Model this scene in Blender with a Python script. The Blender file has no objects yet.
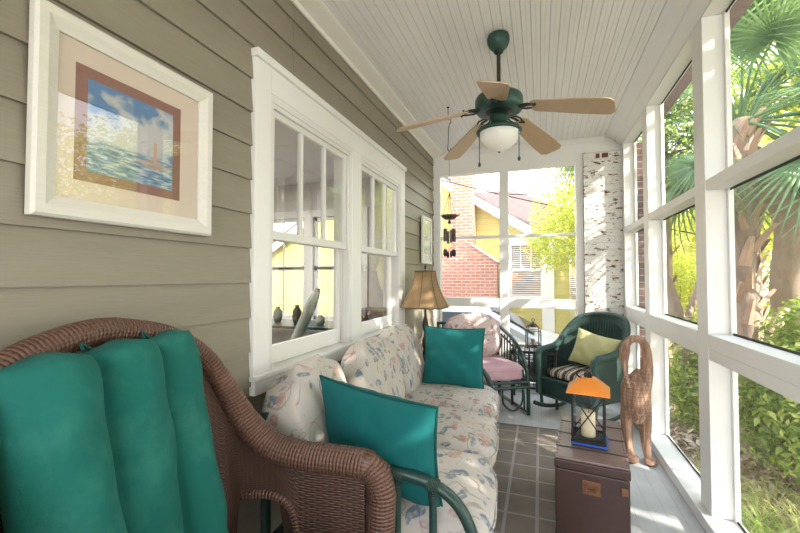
import bpy, math, random
import numpy as np
from mathutils import Vector, Matrix
PI = math.pi
R = math.radians
SC = bpy.context.scene
COL = SC.collection

# ------------------------------------------------------------------ materials
def newmat(name):
    m = bpy.data.materials.new(name); m.use_nodes = True
    nt = m.node_tree
    for n in list(nt.nodes): nt.nodes.remove(n)
    out = nt.nodes.new('ShaderNodeOutputMaterial')
    return m, nt, out
class NT:
    """tiny helper round a node tree"""
    def __init__(s, nt): s.nt = nt
    def n(s, typ, **kw):
        nd = s.nt.nodes.new('ShaderNode' + typ)
        ins = kw.pop('ins', {})
        for k, v in kw.items(): setattr(nd, k, v)
        for k, v in ins.items():
            if hasattr(v, 'is_output') or isinstance(v, bpy.types.NodeSocket): s.nt.links.new(v, nd.inputs[k])
            else: nd.inputs[k].default_value = v
        return nd
    def math(s, op, a, b=None, c=None):
        nd = s.nt.nodes.new('ShaderNodeMath'); nd.operation = op
        for i, v in enumerate((a, b, c)):
            if v is None: continue
            if isinstance(v, (int, float)): nd.inputs[i].default_value = v
            else: s.nt.links.new(v, nd.inputs[i])
        return nd.outputs[0]
    def ramp(s, fac, stops, interp='LINEAR'):
        nd = s.nt.nodes.new('ShaderNodeValToRGB'); cr = nd.color_ramp; cr.interpolation = interp
        while len(cr.elements) < len(stops): cr.elements.new(0.5)
        for e, (p, c) in zip(cr.elements, stops):
            e.position = p
            e.color = (c, c, c, 1) if isinstance(c, (int, float)) else (*c, 1)
        s.nt.links.new(fac, nd.inputs[0]); return nd.outputs[0]
    def mix(s, fac, a, b, blend='MIX'):
        nd = s.nt.nodes.new('ShaderNodeMix'); nd.data_type = 'RGBA'; nd.blend_type = blend
        for i, v in ((0, fac), (6, a), (7, b)):
            if isinstance(v, (int, float)): nd.inputs[i].default_value = v
            elif isinstance(v, tuple): nd.inputs[i].default_value = (*v, 1) if len(v) == 3 else v
            else: s.nt.links.new(v, nd.inputs[i])
        return nd.outputs[2]
    def coord(s, which='Object'):
        return s.nt.nodes.new('ShaderNodeTexCoord').outputs[which]
    def sep(s, v):
        nd = s.nt.nodes.new('ShaderNodeSeparateXYZ'); s.nt.links.new(v, nd.inputs[0]); return nd.outputs
    def noise(s, vec, scale, detail=3, rough=.5, dist=0.):
        nd = s.n('TexNoise', ins={'Scale': scale, 'Detail': detail, 'Roughness': rough, 'Distortion': dist})
        if vec is not None: s.nt.links.new(vec, nd.inputs['Vector'])
        return nd.outputs['Fac']
    def mapping(s, vec, scale=(1, 1, 1), loc=(0, 0, 0), rot=(0, 0, 0)):
        nd = s.nt.nodes.new('ShaderNodeMapping'); s.nt.links.new(vec, nd.inputs[0])
        nd.inputs['Scale'].default_value = scale; nd.inputs['Location'].default_value = loc; nd.inputs['Rotation'].default_value = rot
        return nd.outputs[0]
    def principled(s, out, base, rough=.6, bump=None, bstr=.3, bdist=.002, **kw):
        p = s.nt.nodes.new('ShaderNodeBsdfPrincipled')
        def put(k, v):
            if isinstance(v, (int, float)): p.inputs[k].default_value = v
            elif isinstance(v, tuple): p.inputs[k].default_value = (*v, 1) if len(v) == 3 else v
            else: s.nt.links.new(v, p.inputs[k])
        put('Base Color', base); put('Roughness', rough)
        for k, v in kw.items(): put(k.replace('_', ' '), v)
        if bump is not None:
            b = s.nt.nodes.new('ShaderNodeBump'); b.inputs['Strength'].default_value = bstr; b.inputs['Distance'].default_value = bdist
            s.nt.links.new(bump, b.inputs['Height']); s.nt.links.new(b.outputs[0], p.inputs['Normal'])
        s.nt.links.new(p.outputs[0], out.inputs[0])
        return p

def simple(name, col, rough=.5, var=.08, scale=8., bstr=.15, metal=0., **kw):
    """one colour with faint mottling and a fine bump"""
    m, nt, out = newmat(name); t = NT(nt); c = t.coord()
    f = t.noise(c, scale, 4)
    lo = tuple(max(0, x * (1 - var)) for x in col); hi = tuple(min(1, x * (1 + var)) for x in col)
    base = t.mix(f, lo, hi)
    t.principled(out, base, rough, t.noise(c, scale * 12, 3), bstr, .001, Metallic=metal, **kw)
    return m

def paint_white(name, col=(.80, .79, .76), wear=.25):
    m, nt, out = newmat(name); t = NT(nt); c = t.coord()
    f = t.noise(c, 3, 5)
    base = t.mix(f, tuple(x * .93 for x in col), col)
    chips = t.ramp(t.noise(c, 34, 6, .7), [(.66, 0.), (.74, 1.)])
    base = t.mix(t.math('MULTIPLY', chips, wear), base, (.42, .38, .33))
    t.principled(out, base, .45, t.noise(t.mapping(c, (30, 4, 30)), 3, 4), .25, .002)
    return m

M = {}
M['trim'] = paint_white('white_gloss_paint')
M['trim_worn'] = paint_white('worn_white_paint', (.78, .77, .74), .5)
M['sash'] = paint_white('sash_paint', (.74, .73, .70), .15)
M['crown'] = paint_white('cream_crown_paint', (.82, .79, .72), .05)

def siding_mat():
    m, nt, out = newmat('taupe_lap_siding'); t = NT(nt); c = t.coord()
    f = t.noise(t.mapping(c, (1, .6, 3)), 2.2, 5)
    base = t.ramp(f, [(.3, (.215, .186, .138)), (.7, (.265, .232, .178))])
    g = t.noise(t.mapping(c, (40, 2.5, 60)), 4, 5)
    base = t.mix(.25, base, t.ramp(g, [(.3, (.20, .175, .13)), (.7, (.325, .287, .225))]))
    t.principled(out, base, .5, g, .18, .002)
    return m
M['siding'] = siding_mat()
M['siding_gap'] = simple('dark_siding_gap', (.05, .045, .035), .9)

def ceiling_mat():
    m, nt, out = newmat('painted_beadboard'); t = NT(nt); c = t.coord()
    f = t.noise(t.mapping(c, (1, .4, 1)), 2.5, 4)
    base = t.ramp(f, [(.3, (.80, .775, .755)), (.7, (.86, .84, .82))])
    t.principled(out, base, .5, t.noise(c, 60, 3), .1, .001)
    return m
M['bead'] = ceiling_mat()
M['bead_groove'] = simple('beadboard_groove', (.62, .59, .56), .8)

def floor_mat():
    m, nt, out = newmat('grey_porch_floor'); t = NT(nt); c = t.coord()
    x = t.sep(c)[0]
    fr = t.math('FRACT', t.math('DIVIDE', x, .083))
    gap = t.ramp(fr, [(.0, 0.), (.035, 1.), (.965, 1.), (1., 0.)])
    f = t.noise(c, 5, 6)
    base = t.ramp(f, [(.3, (.44, .455, .47)), (.7, (.54, .55, .56))])
    chips = t.ramp(t.noise(c, 22, 6, .7), [(.66, 0.), (.72, 1.)])
    base = t.mix(t.math('MULTIPLY', chips, .4), base, (.33, .31, .28))
    base = t.mix(t.math('MULTIPLY', t.math('SUBTRACT', 1., gap), .5), base, (.2, .2, .2))
    t.principled(out, base, .38, gap, .35, .003)
    return m
M['floor'] = floor_mat()

def rug_mat():
    m, nt, out = newmat('taupe_grid_rug'); t = NT(nt); c = t.coord('Object')
    s = t.sep(c)
    def line(v, per, w, off=0.):
        f = t.math('FRACT', t.math('DIVIDE', t.math('ADD', v, off), per))
        return t.math('LESS_THAN', t.math('ABSOLUTE', t.math('SUBTRACT', f, .5)), w / per / 2)
    l1 = line(s[0], .17, .018, .028 + .085 + 1.7)
    l2 = line(s[1], .205, .014, .02)
    l = t.math('MAXIMUM', l1, l2)
    br = t.noise(c, 9, 4)
    w = t.noise(t.mapping(c, (4, 220, 1)), 3, 2)
    base = t.ramp(br, [(.3, (.19, .155, .125)), (.7, (.26, .215, .175))])
    base = t.mix(.35, base, t.ramp(w, [(.3, (.13, .105, .085)), (.7, (.29, .245, .20))]))
    base = t.mix(t.math('MULTIPLY', l, .8), base, (.40, .37, .335))
    t.principled(out, base, .95, t.math('ADD', w, t.noise(c, 300, 2)), .5, .003)
    return m
M['rug'] = rug_mat()
M['rug_edge'] = simple('rug_binding', (.16, .14, .12), .9)

def brick_mat(name, c1, c2, mortar, paint=0., pcol=(.76, .74, .70), bw=.21, bh=.072, grime=0.):
    m, nt, out = newmat(name); t = NT(nt); c = t.coord()
    s = t.sep(c)
    comb = nt.nodes.new('ShaderNodeCombineXYZ')
    nt.links.new(t.math('ADD', s[0], s[1]), comb.inputs[0]); nt.links.new(s[2], comb.inputs[1])
    b = t.n('TexBrick', ins={'Scale': 1., 'Mortar Size': .006, 'Mortar Smooth': .15, 'Bias': 0., 'Brick Width': bw, 'Row Height': bh,
                            'Color1': (*c1, 1), 'Color2': (*c2, 1), 'Mortar': (*mortar, 1)})
    nt.links.new(comb.outputs[0], b.inputs['Vector'])
    base = b.outputs['Color']
    base = t.mix(.35, base, t.ramp(t.noise(c, 14, 5), [(.3, tuple(x * .6 for x in c1)), (.7, tuple(min(1, x * 1.35) for x in c2))]), 'MIX')
    base = t.mix(t.math('MULTIPLY', b.outputs['Fac'], .85), base, (*mortar,))
    h = t.math('SUBTRACT', 1., b.outputs['Fac'])
    if paint > 0:
        ch = t.ramp(t.math('ADD', t.math('MULTIPLY', t.noise(t.mapping(c, (6, 6, 13)), 1.6, 6, .68), .8), t.math('MULTIPLY', t.noise(t.mapping(c, (20, 20, 60)), 1.3, 4), .2)),
                    [(paint, 0.), (paint + .03, 1.)])
        top = t.math('GREATER_THAN', s[2], 2.61)
        ch = t.math('MULTIPLY', ch, 1.)
        pf = t.noise(c, 30, 4)
        pc = t.mix(pf, tuple(x * .86 for x in pcol), pcol)
        pc = t.mix(t.math('MULTIPLY', b.outputs['Fac'], .35), pc, (.52, .50, .47))
        base = t.mix(t.math('SUBTRACT', 1., ch), base, pc)
    bm = t.math('ADD', h, t.math('MULTIPLY', t.noise(c, 70, 4), .5))
    t.principled(out, base, .85, bm, .8, .006)
    return m
M['brick_painted'] = brick_mat('flaking_white_brick', (.20, .08, .05), (.13, .055, .04), (.30, .27, .24), paint=.545)
M['brick_dark'] = brick_mat('dark_unpainted_brick', (.13, .07, .06), (.09, .055, .05), (.22, .20, .19))
M['brick_orange'] = brick_mat('orange_red_brick', (.50, .22, .14), (.40, .165, .11), (.62, .52, .44))
M['yellow_siding'] = None
def ysiding():
    m, nt, out = newmat('yellow_clapboard'); t = NT(nt); c = t.coord(); s = t.sep(c)
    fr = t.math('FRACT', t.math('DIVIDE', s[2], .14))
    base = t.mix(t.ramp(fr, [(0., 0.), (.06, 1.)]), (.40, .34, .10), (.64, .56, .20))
    t.principled(out, base, .6, fr, .6, .02)
    return m
M['yellow_siding'] = ysiding()
M['shingle'] = simple('pinkish_roof_shingle', (.26, .19, .19), .9, .25, 14)
M['house_white'] = simple('neighbour_white_trim', (.86, .85, .82), .5, .04)  # plain white trim paint of the neighbouring house
M['blinds'] = None
def blinds():
    m, nt, out = newmat('window_blinds'); t = NT(nt); c = t.coord(); s = t.sep(c)
    fr = t.math('FRACT', t.math('DIVIDE', s[2], .05))
    f = t.noise(c, 2.2, 2)
    room = t.ramp(f, [(.35, (.10, .12, .20)), (.5, (.30, .22, .16)), (.65, (.50, .22, .10))])
    base = t.mix(t.math('GREATER_THAN', fr, .62), room, (.80, .76, .72))
    t.principled(out, base, .35)
    return m
M['blinds'] = blinds()

def wicker(name, dark, light, stake=.022, weave=.0085, rough=.5, wrap=False):
    """woven cane driven by UVs measured in metres"""
    m, nt, out = newmat(name); t = NT(nt); uv = t.coord('UV'); s = t.sep(uv)
    wob = t.math('MULTIPLY', t.math('SUBTRACT', t.noise(uv, 25, 2), .5), .006)
    u = t.math('ADD', s[0], wob); v = t.math('ADD', s[1], t.math('MULTIPLY', wob, .6))
    if wrap:
        d = t.math('ADD', t.math('DIVIDE', v, weave * 1.0), t.math('MULTIPLY', u, 4.))
        f = t.math('FRACT', d)
        prof = t.math('SINE', t.math('MULTIPLY', f, PI))
        br = t.math('SINE', t.math('MULTIPLY', t.math('DIVIDE', u, stake), PI))
        h = t.math('ADD', t.math('MULTIPLY', prof, .8), t.math('MULTIPLY', t.math('ABSOLUTE', br), .35))
    else:
        row = t.math('FLOOR', t.math('DIVIDE', v, weave))
        f = t.math('FRACT', t.math('DIVIDE', v, weave))
        prof = t.math('POWER', t.math('SINE', t.math('MULTIPLY', f, PI)), .6)
        par = t.math('MODULO', row, 2.)
        ph = t.math('ADD', t.math('MULTIPLY', t.math('DIVIDE', u, stake), PI), t.math('MULTIPLY', par, PI))
        br = t.math('ADD', .5, t.math('MULTIPLY', t.math('SINE', ph), .5))
        h = t.math('MULTIPLY', prof, t.math('ADD', .25, t.math('MULTIPLY', br, .75)))
    big = t.noise(uv, 6, 4)
    fine = t.noise(t.mapping(uv, (30, 300, 1)), 2, 2)
    mid = t.mix(t.math('MULTIPLY', t.math('ADD', big, fine), .5), dark, light)
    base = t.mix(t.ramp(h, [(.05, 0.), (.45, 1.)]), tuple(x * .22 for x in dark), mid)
    t.principled(out, base, rough, h, .9, .005)
    return m
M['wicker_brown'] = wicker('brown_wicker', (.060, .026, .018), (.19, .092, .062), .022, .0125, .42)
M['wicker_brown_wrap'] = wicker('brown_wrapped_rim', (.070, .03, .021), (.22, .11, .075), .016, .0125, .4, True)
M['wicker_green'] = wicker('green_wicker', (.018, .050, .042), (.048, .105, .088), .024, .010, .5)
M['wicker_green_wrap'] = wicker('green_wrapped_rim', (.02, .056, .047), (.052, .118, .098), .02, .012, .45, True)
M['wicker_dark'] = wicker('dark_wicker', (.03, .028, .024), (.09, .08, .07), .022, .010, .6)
M['rattan_green'] = simple('dark_green_rattan', (.018, .050, .042), .3, .3, 12, .2)
M['rattan_wrap'] = wicker('green_binding', (.02, .05, .04), (.05, .1, .08), .01, .006, .5, True)

def fabric(name, col, var=.2, rough=.9, fade=None, sheen=.0):
    m, nt, out = newmat(name); t = NT(nt); c = t.coord()
    f = t.noise(c, 4, 5, .6)
    a = tuple(x * (1 - var) for x in col); b = tuple(min(1, x * (1 + var)) for x in col)
    base = t.mix(f, a, b)
    if fade: base = t.mix(t.ramp(t.noise(c, 7, 6, .65), [(.48, 0.), (.72, .7)]), base, fade)
    wv = t.noise(c, 420, 2)
    wr = t.noise(t.mapping(c, (1, 1, .5)), 9, 4, .6)
    t.principled(out, base, rough, t.math('ADD', t.math('MULTIPLY', wv, .12), wr), .4, .012, Sheen_Weight=sheen)
    return m
M['teal'] = fabric('teal_canvas', (.0, .128, .128), .16)
M['teal_worn'] = fabric('faded_teal_canvas', (.002, .12, .098), .18, fade=(.03, .19, .15))
M['teal_pipe'] = fabric('teal_piping', (.002, .075, .07), .1)
M['pale_yellow'] = fabric('pale_yellow_linen', (.56, .54, .27), .1)
M['pink'] = fabric('mauve_pink_cotton', (.56, .34, .39), .15, fade=(.66, .48, .50))

def floral(name, ground=(.52, .475, .43), tint=(.60, .38, .34)):
    m, nt, out = newmat(name); t = NT(nt); c = t.coord()
    base = t.mix(t.ramp(t.noise(c, 3.5, 4), [(.35, 0.), (.7, .75)]), ground, tuple(x * .86 for x in ground))
    base = t.mix(t.ramp(t.noise(c, 6, 3), [(.55, 0.), (.78, .35)]), base, (.52, .38, .22))
    warp = nt.nodes.new('ShaderNodeVectorMath'); warp.operation = 'ADD'
    nz = t.n('TexNoise', ins={'Scale': 7., 'Detail': 2.}); nt.links.new(c, nz.inputs['Vector'])
    sc_ = nt.nodes.new('ShaderNodeVectorMath'); sc_.operation = 'SCALE'; sc_.inputs['Scale'].default_value = .10
    nt.links.new(nz.outputs['Color'], sc_.inputs[0]); nt.links.new(c, warp.inputs[0]); nt.links.new(sc_.outputs[0], warp.inputs[1])
    wc = warp.outputs[0]
    # vines
    for sc2, w, col, a in ((5.5, .011, (.30, .25, .16), .75), (8.2, .009, (.36, .17, .17), .65)):
        n = t.noise(t.mapping(c, (1, 1, 1), (sc2, 2, 1)), sc2, 1, .4, .6)
        l = t.ramp(t.math('ABSOLUTE', t.math('SUBTRACT', n, .5)), [(w * .5, 1.), (w, 0.)])
        gate = t.ramp(t.noise(c, sc2 * .8, 1), [(.45, 0.), (.52, 1.)])
        base = t.mix(t.math('MULTIPLY', t.math('MULTIPLY', l, gate), a), base, col)
    # leaves and petals: stretched cells in two directions
    for k, (sc2, stretch, thr, keep, col) in enumerate((
            (8., (1, 2.0, 1), .34, .58, (.10, .15, .21)), (9., (2.0, 1, 1), .34, .54, (.13, .18, .23)),
            (11., (1, 1.6, 2.0), .32, .66, (.20, .21, .15)), (9., (1.6, 1, 1), .33, .74, (.42, .20, .18)), (7., (1.2, 1.2, 1.2), .32, .84, (.48, .28, .25)))):
        v = t.n('TexVoronoi', ins={'Scale': sc2, 'Randomness': 1.}); nt.links.new(t.mapping(wc, stretch, (k * 3.1, k, k * 7.7), (k * .5, k * .3, k * .9)), v.inputs['Vector'])
        cr = t.sep(v.outputs['Color'])
        cell = t.math('GREATER_THAN', cr[0], keep)
        f = t.ramp(v.outputs['Distance'], [(thr * .85, 1.), (thr, 0.)])
        vein = t.ramp(t.noise(wc, 60, 2), [(.40, .35), (.55, 1.)])
        f = t.math('MULTIPLY', t.math('MULTIPLY', f, cell), t.math('MULTIPLY', vein, .85))
        base = t.mix(f, base, col)
    t.principled(out, base, .9, t.math('ADD', t.math('MULTIPLY', t.noise(c, 400, 2), .1), t.noise(c, 10, 4)), .35, .012)
    return m
M['floral'] = floral('faded_floral_print')
M['floral_pink'] = floral('pink_floral_print', (.66, .52, .50))

def striped():
    m, nt, out = newmat('striped_seat_ticking'); t = NT(nt); s = t.sep(t.coord())
    f = t.math('FRACT', t.math('DIVIDE', t.math('ADD', s[0], t.math('MULTIPLY', s[1], .15)), .085))
    base = t.ramp(f, [(0., (.05, .045, .045)), (.28, (.50, .40, .27)), (.40, (.10, .08, .07)), (.52, (.60, .50, .36)), (.80, (.22, .13, .08)), (.9, (.05, .045, .045))], 'CONSTANT')
    t.principled(out, base, .9)
    return m
M['striped'] = striped()

def wood(name, a, b, rough=.5, sc=(2, 2, 30), bstr=.2):
    m, nt, out = newmat(name); t = NT(nt); c = t.coord()
    g = t.noise(t.mapping(c, sc), 3, 5, .6, 1.)
    base = t.mix(g, a, b)
    t.principled(out, base, rough, g, bstr, .002)
    return m
M['blade'] = wood('light_oak_blade', (.40, .27, .15), (.53, .38, .235), .4, (3, 40, 40))
M['frame_wood'] = wood('whitewashed_frame', (.60, .57, .51), (.74, .71, .65), .5, (30, 3, 30))
M['fan_green'] = simple('verdigris_green_metal', (.03, .078, .062), .42, .35, 30, .2, .3)
M['fan_iron'] = simple('dark_bronze_iron', (.035, .045, .035), .45, .3, 30, .2, .6)
M['iron'] = simple('black_iron', (.018, .018, .02), .5, .3, 30, .3, .5)
M['bronze'] = simple('aged_bronze', (.07, .05, .035), .5, .4, 25, .3, .6)
M['chain'] = simple('pull_chain_metal', (.05, .045, .03), .5, .1, 10, .1, .3)
M['orange'] = simple('orange_enamel', (.78, .25, .035), .3, .12, 10, .1)
M['blue'] = simple('bright_blue_plastic', (.01, .10, .50), .35, .05)
M['wax'] = simple('ivory_wax', (.80, .70, .48), .5, .05, 10, .1, Subsurface_Weight=.2)
M['wick'] = simple('charred_wick', (.02, .02, .02), .9)
M['trunk'] = wood('oxblood_trunk_leather', (.036, .015, .012), (.058, .026, .02), .42, (5, 5, 5))
M['trunk_top'] = wood('worn_trunk_lid', (.13, .075, .065), (.22, .15, .135), .36, (3, 12, 3))
M['brass'] = simple('tarnished_brass', (.20, .10, .055), .45, .3, 40, .3, .7)
M['shade'] = None
def shade_mat():
    m, nt, out = newmat('tan_lampshade'); t = NT(nt); c = t.coord()
    f = t.noise(c, 9, 5)
    base = t.ramp(f, [(.3, (.33, .215, .115)), (.7, (.47, .33, .19))])
    d = nt.nodes.new('ShaderNodeBsdfDiffuse'); nt.links.new(base, d.inputs[0])
    tr = nt.nodes.new('ShaderNodeBsdfTranslucent'); nt.links.new(base, tr.inputs[0])
    mx = nt.nodes.new('ShaderNodeMixShader'); mx.inputs[0].default_value = .3
    nt.links.new(d.outputs[0], mx.inputs[1]); nt.links.new(tr.outputs[0], mx.inputs[2]); nt.links.new(mx.outputs[0], out.inputs[0])
    return m
M['shade'] = shade_mat()
M['opal'] = simple('opal_glass', (.82, .80, .75), .25, .03, 6, .05, Subsurface_Weight=.3)

def glass(name, tint=(1, 1, 1), ior=1.5, extra=0.):
    m, nt, out = newmat(name); t = NT(nt)
    tr = nt.nodes.new('ShaderNodeBsdfTransparent'); tr.inputs[0].default_value = (*tint, 1)
    gl = nt.nodes.new('ShaderNodeBsdfGlossy'); gl.inputs['Roughness'].default_value = 0.0
    fr = nt.nodes.new('ShaderNodeFresnel'); fr.inputs[0].default_value = ior
    mx = nt.nodes.new('ShaderNodeMixShader')
    fac = t.math('ADD', fr.outputs[0], extra) if extra else fr.outputs[0]
    gm = nt.nodes.new('ShaderNodeNewGeometry')
    fac = t.math('MULTIPLY', fac, t.math('SUBTRACT', 1., gm.outputs['Backfacing']))
    nt.links.new(fac, mx.inputs[0]); nt.links.new(tr.outputs[0], mx.inputs[1]); nt.links.new(gl.outputs[0], mx.inputs[2])
    nt.links.new(mx.outputs[0], out.inputs[0]); return m
M['glass'] = glass('window_glass', (.93, .95, .94), 1.5, .10)
M['clear'] = glass('clear_glass', (.97, .98, .98), 1.3)
M['picture_glass'] = glass('picture_glass', (1, 1, 1), 1.5, .05)

def screen_mat():
    m, nt, out = newmat('insect_screen'); t = NT(nt)
    tr = nt.nodes.new('ShaderNodeBsdfTransparent')
    d = nt.nodes.new('ShaderNodeBsdfDiffuse'); d.inputs[0].default_value = (.42, .42, .42, 1)
    tl = nt.nodes.new('ShaderNodeBsdfTranslucent'); tl.inputs[0].default_value = (.42, .42, .42, 1)
    m1 = nt.nodes.new('ShaderNodeMixShader'); nt.links.new(d.outputs[0], m1.inputs[1]); nt.links.new(tl.outputs[0], m1.inputs[2])
    mx = nt.nodes.new('ShaderNodeMixShader'); mx.inputs[0].default_value = .07
    nt.links.new(tr.outputs[0], mx.inputs[1]); nt.links.new(m1.outputs[0], mx.inputs[2]); nt.links.new(mx.outputs[0], out.inputs[0])
    return m
M['screen'] = screen_mat()
M['spline'] = simple('dark_screen_spline', (.03, .03, .035), .8)

def leafmat(name, stops, trans=.35):
    m, nt, out = newmat(name); t = NT(nt)
    g = nt.nodes.new('ShaderNodeNewGeometry')
    base = t.ramp(g.outputs['Random Per Island'], stops)
    d = t.n('BsdfPrincipled', ins={'Roughness': .45}); nt.links.new(base, d.inputs['Base Color'])
    tr = nt.nodes.new('ShaderNodeBsdfTranslucent')
    nt.links.new(t.mix(.4, base, (.55, .60, .10), 'ADD'), tr.inputs[0])
    mx = nt.nodes.new('ShaderNodeMixShader'); mx.inputs[0].default_value = trans
    nt.links.new(d.outputs[0], mx.inputs[1]); nt.links.new(tr.outputs[0], mx.inputs[2]); nt.links.new(mx.outputs[0], out.inputs[0])
    return m
M['leaf_mid'] = leafmat('mid_green_leaves', [(0., (.12, .21, .035)), (.5, (.28, .39, .07)), (1., (.58, .62, .18))])
M['leaf_dark'] = leafmat('dark_green_leaves', [(0., (.05, .10, .02)), (.6, (.11, .19, .045)), (1., (.24, .32, .09))], .25)
M['leaf_yellow'] = leafmat('yellow_green_leaves', [(0., (.34, .42, .06)), (.5, (.60, .62, .12)), (1., (.80, .74, .22))], .55)
M['leaf_palm'] = leafmat('palm_leaf', [(0., (.10, .20, .09)), (1., (.20, .32, .16))], .3)
M['bark'] = wood('grey_brown_bark', (.24, .17, .13), (.50, .39, .31), .9, (6, 6, 2), .8)
M['boot'] = wood('dry_palm_boot', (.30, .17, .12), (.62, .43, .32), .85, (8, 8, 2), .6)
M['dry'] = leafmat('dry_grass_blades', [(0., (.28, .22, .10)), (.5, (.50, .42, .24)), (1., (.34, .44, .12))], .3)
M['litter'] = leafmat('tan_fallen_leaves', [(0., (.30, .19, .13)), (.5, (.58, .44, .33)), (1., (.75, .62, .50))], .2)
def ground_mat():
    m, nt, out = newmat('leaf_litter_ground'); t = NT(nt); c = t.coord()
    f = t.noise(c, 1.2, 5); g = t.noise(c, 26, 6, .7)
    base = t.mix(f, (.22, .17, .11), (.28, .30, .12))
    base = t.mix(.6, base, t.ramp(g, [(.3, (.10, .08, .05)), (.52, (.34, .26, .18)), (.7, (.66, .54, .42))]))
    t.principled(out, base, .95, g, .8, .03)
    return m
M['ground'] = ground_mat()
M['car'] = simple('white_car_paint', (.80, .81, .83), .15, .02, 2, 0.)
M['car_glass'] = simple('dark_car_glass', (.05, .06, .07), .05, .05, 2, 0.)
M['rubber'] = simple('black_rubber', (.02, .02, .02), .8)
M['cable'] = simple('black_cable', (.02, .02, .02), .7)
M['room_wall'] = simple('interior_wall', (.60, .58, .56), .8, .03)
M['room_ceiling'] = simple('interior_ceiling', (.74, .72, .74), .8, .03)
M['room_floor'] = wood('interior_floorboards', (.12, .07, .04), (.20, .12, .07), .4, (20, 2, 2))
M['dark_wood'] = wood('dark_furniture', (.03, .02, .015), (.07, .05, .035), .4)
M['grey_cloth'] = fabric('grey_green_upholstery', (.22, .23, .19), .2)
M['bird_wood'] = None
def bird_mat():
    m, nt, out = newmat('carved_weathered_wood'); t = NT(nt); uv = t.coord('UV'); c = t.coord(); s = t.sep(uv); o = t.sep(c)
    g = t.noise(t.mapping(c, (9, 9, 1.5)), 4, 5, .6, 1.)
    base = t.ramp(g, [(.3, (.15, .075, .045)), (.5, (.30, .17, .11)), (.7, (.50, .35, .26))])
    # rows of carved feather notches on the body only
    row = t.math('DIVIDE', o[2], .028); par = t.math('MODULO', t.math('FLOOR', row), 2.)
    fx = t.math('FRACT', t.math('ADD', t.math('DIVIDE', o[0], .018), t.math('MULTIPLY', par, .5)))
    fy = t.math('FRACT', row)
    d = t.math('MULTIPLY', t.math('SINE', t.math('MULTIPLY', fx, PI)), t.math('SUBTRACT', 1., fy))
    body = t.math('MULTIPLY', t.math('GREATER_THAN', o[2], .30), t.math('LESS_THAN', o[2], .66))
    notch = t.math('MULTIPLY', t.math('LESS_THAN', d, .16), body)
    base = t.mix(t.math('MULTIPLY', notch, .45), base, (.13, .075, .045))
    t.principled(out, base, .7, t.math('SUBTRACT', g, t.math('MULTIPLY', notch, 1.2)), .6, .004)
    return m
M['bird_wood'] = bird_mat()

def print_mat():
    """the framed harbour print: blue sky, pale clouds, water; u,v over the sheet (its own pigment)"""
    m, nt, out = newmat('seascape_print'); t = NT(nt); uv = t.coord('UV'); s = t.sep(uv)
    n1 = t.noise(t.mapping(uv, (2.2, 2.6, 1), (3, 1, 0)), 2, 5, .55, .6)
    diag = t.math('SUBTRACT', s[1], t.math('MULTIPLY', s[0], .35))
    cloud = t.ramp(t.math('ADD', n1, t.math('MULTIPLY', t.math('SUBTRACT', .35, t.math('ABSOLUTE', t.math('SUBTRACT', diag, .35))), .7)), [(.42, 0.), (.62, 1.)])
    sky = t.mix(cloud, (.10, .22, .42), (.50, .50, .50))
    n2 = t.noise(t.mapping(uv, (3, 14, 1)), 2, 5)
    sea = t.ramp(n2, [(.35, (.04, .12, .26)), (.5, (.16, .27, .38)), (.62, (.50, .52, .52))])
    base = t.mix(t.ramp(s[1], [(.33, 1.), (.38, 0.)]), sky, sea)
    # small warm lighthouse blot on the right
    dx = t.math('ABSOLUTE', t.math('SUBTRACT', s[0], .76)); dy = t.math('ABSOLUTE', t.math('SUBTRACT', s[1], .42))
    tower = t.math('MULTIPLY', t.math('LESS_THAN', dx, .022), t.math('LESS_THAN', dy, .13))
    base = t.mix(t.math('MULTIPLY', tower, .8), base, (.55, .30, .18))
    blot = t.math('MULTIPLY', t.math('LESS_THAN', t.math('ADD', t.math('MULTIPLY', dx, .6), t.math('MULTIPLY', t.math('ABSOLUTE', t.math('SUBTRACT', s[1], .27)), 1.6)), t.math('MULTIPLY', t.noise(uv, 9, 3), .28)), .7)
    base = t.mix(blot, base, (.50, .34, .24))
    t.principled(out, base, .6)
    return m
M['print'] = print_mat()
M['mat_cream'] = simple('cream_mat_board', (.66, .55, .46), .8, .03)
M['mat_brown'] = simple('russet_mat_board', (.27, .13, .10), .8, .05)
M['pale_art'] = simple('pale_washed_print', (.62, .62, .58), .5, .3, 9)

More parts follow.
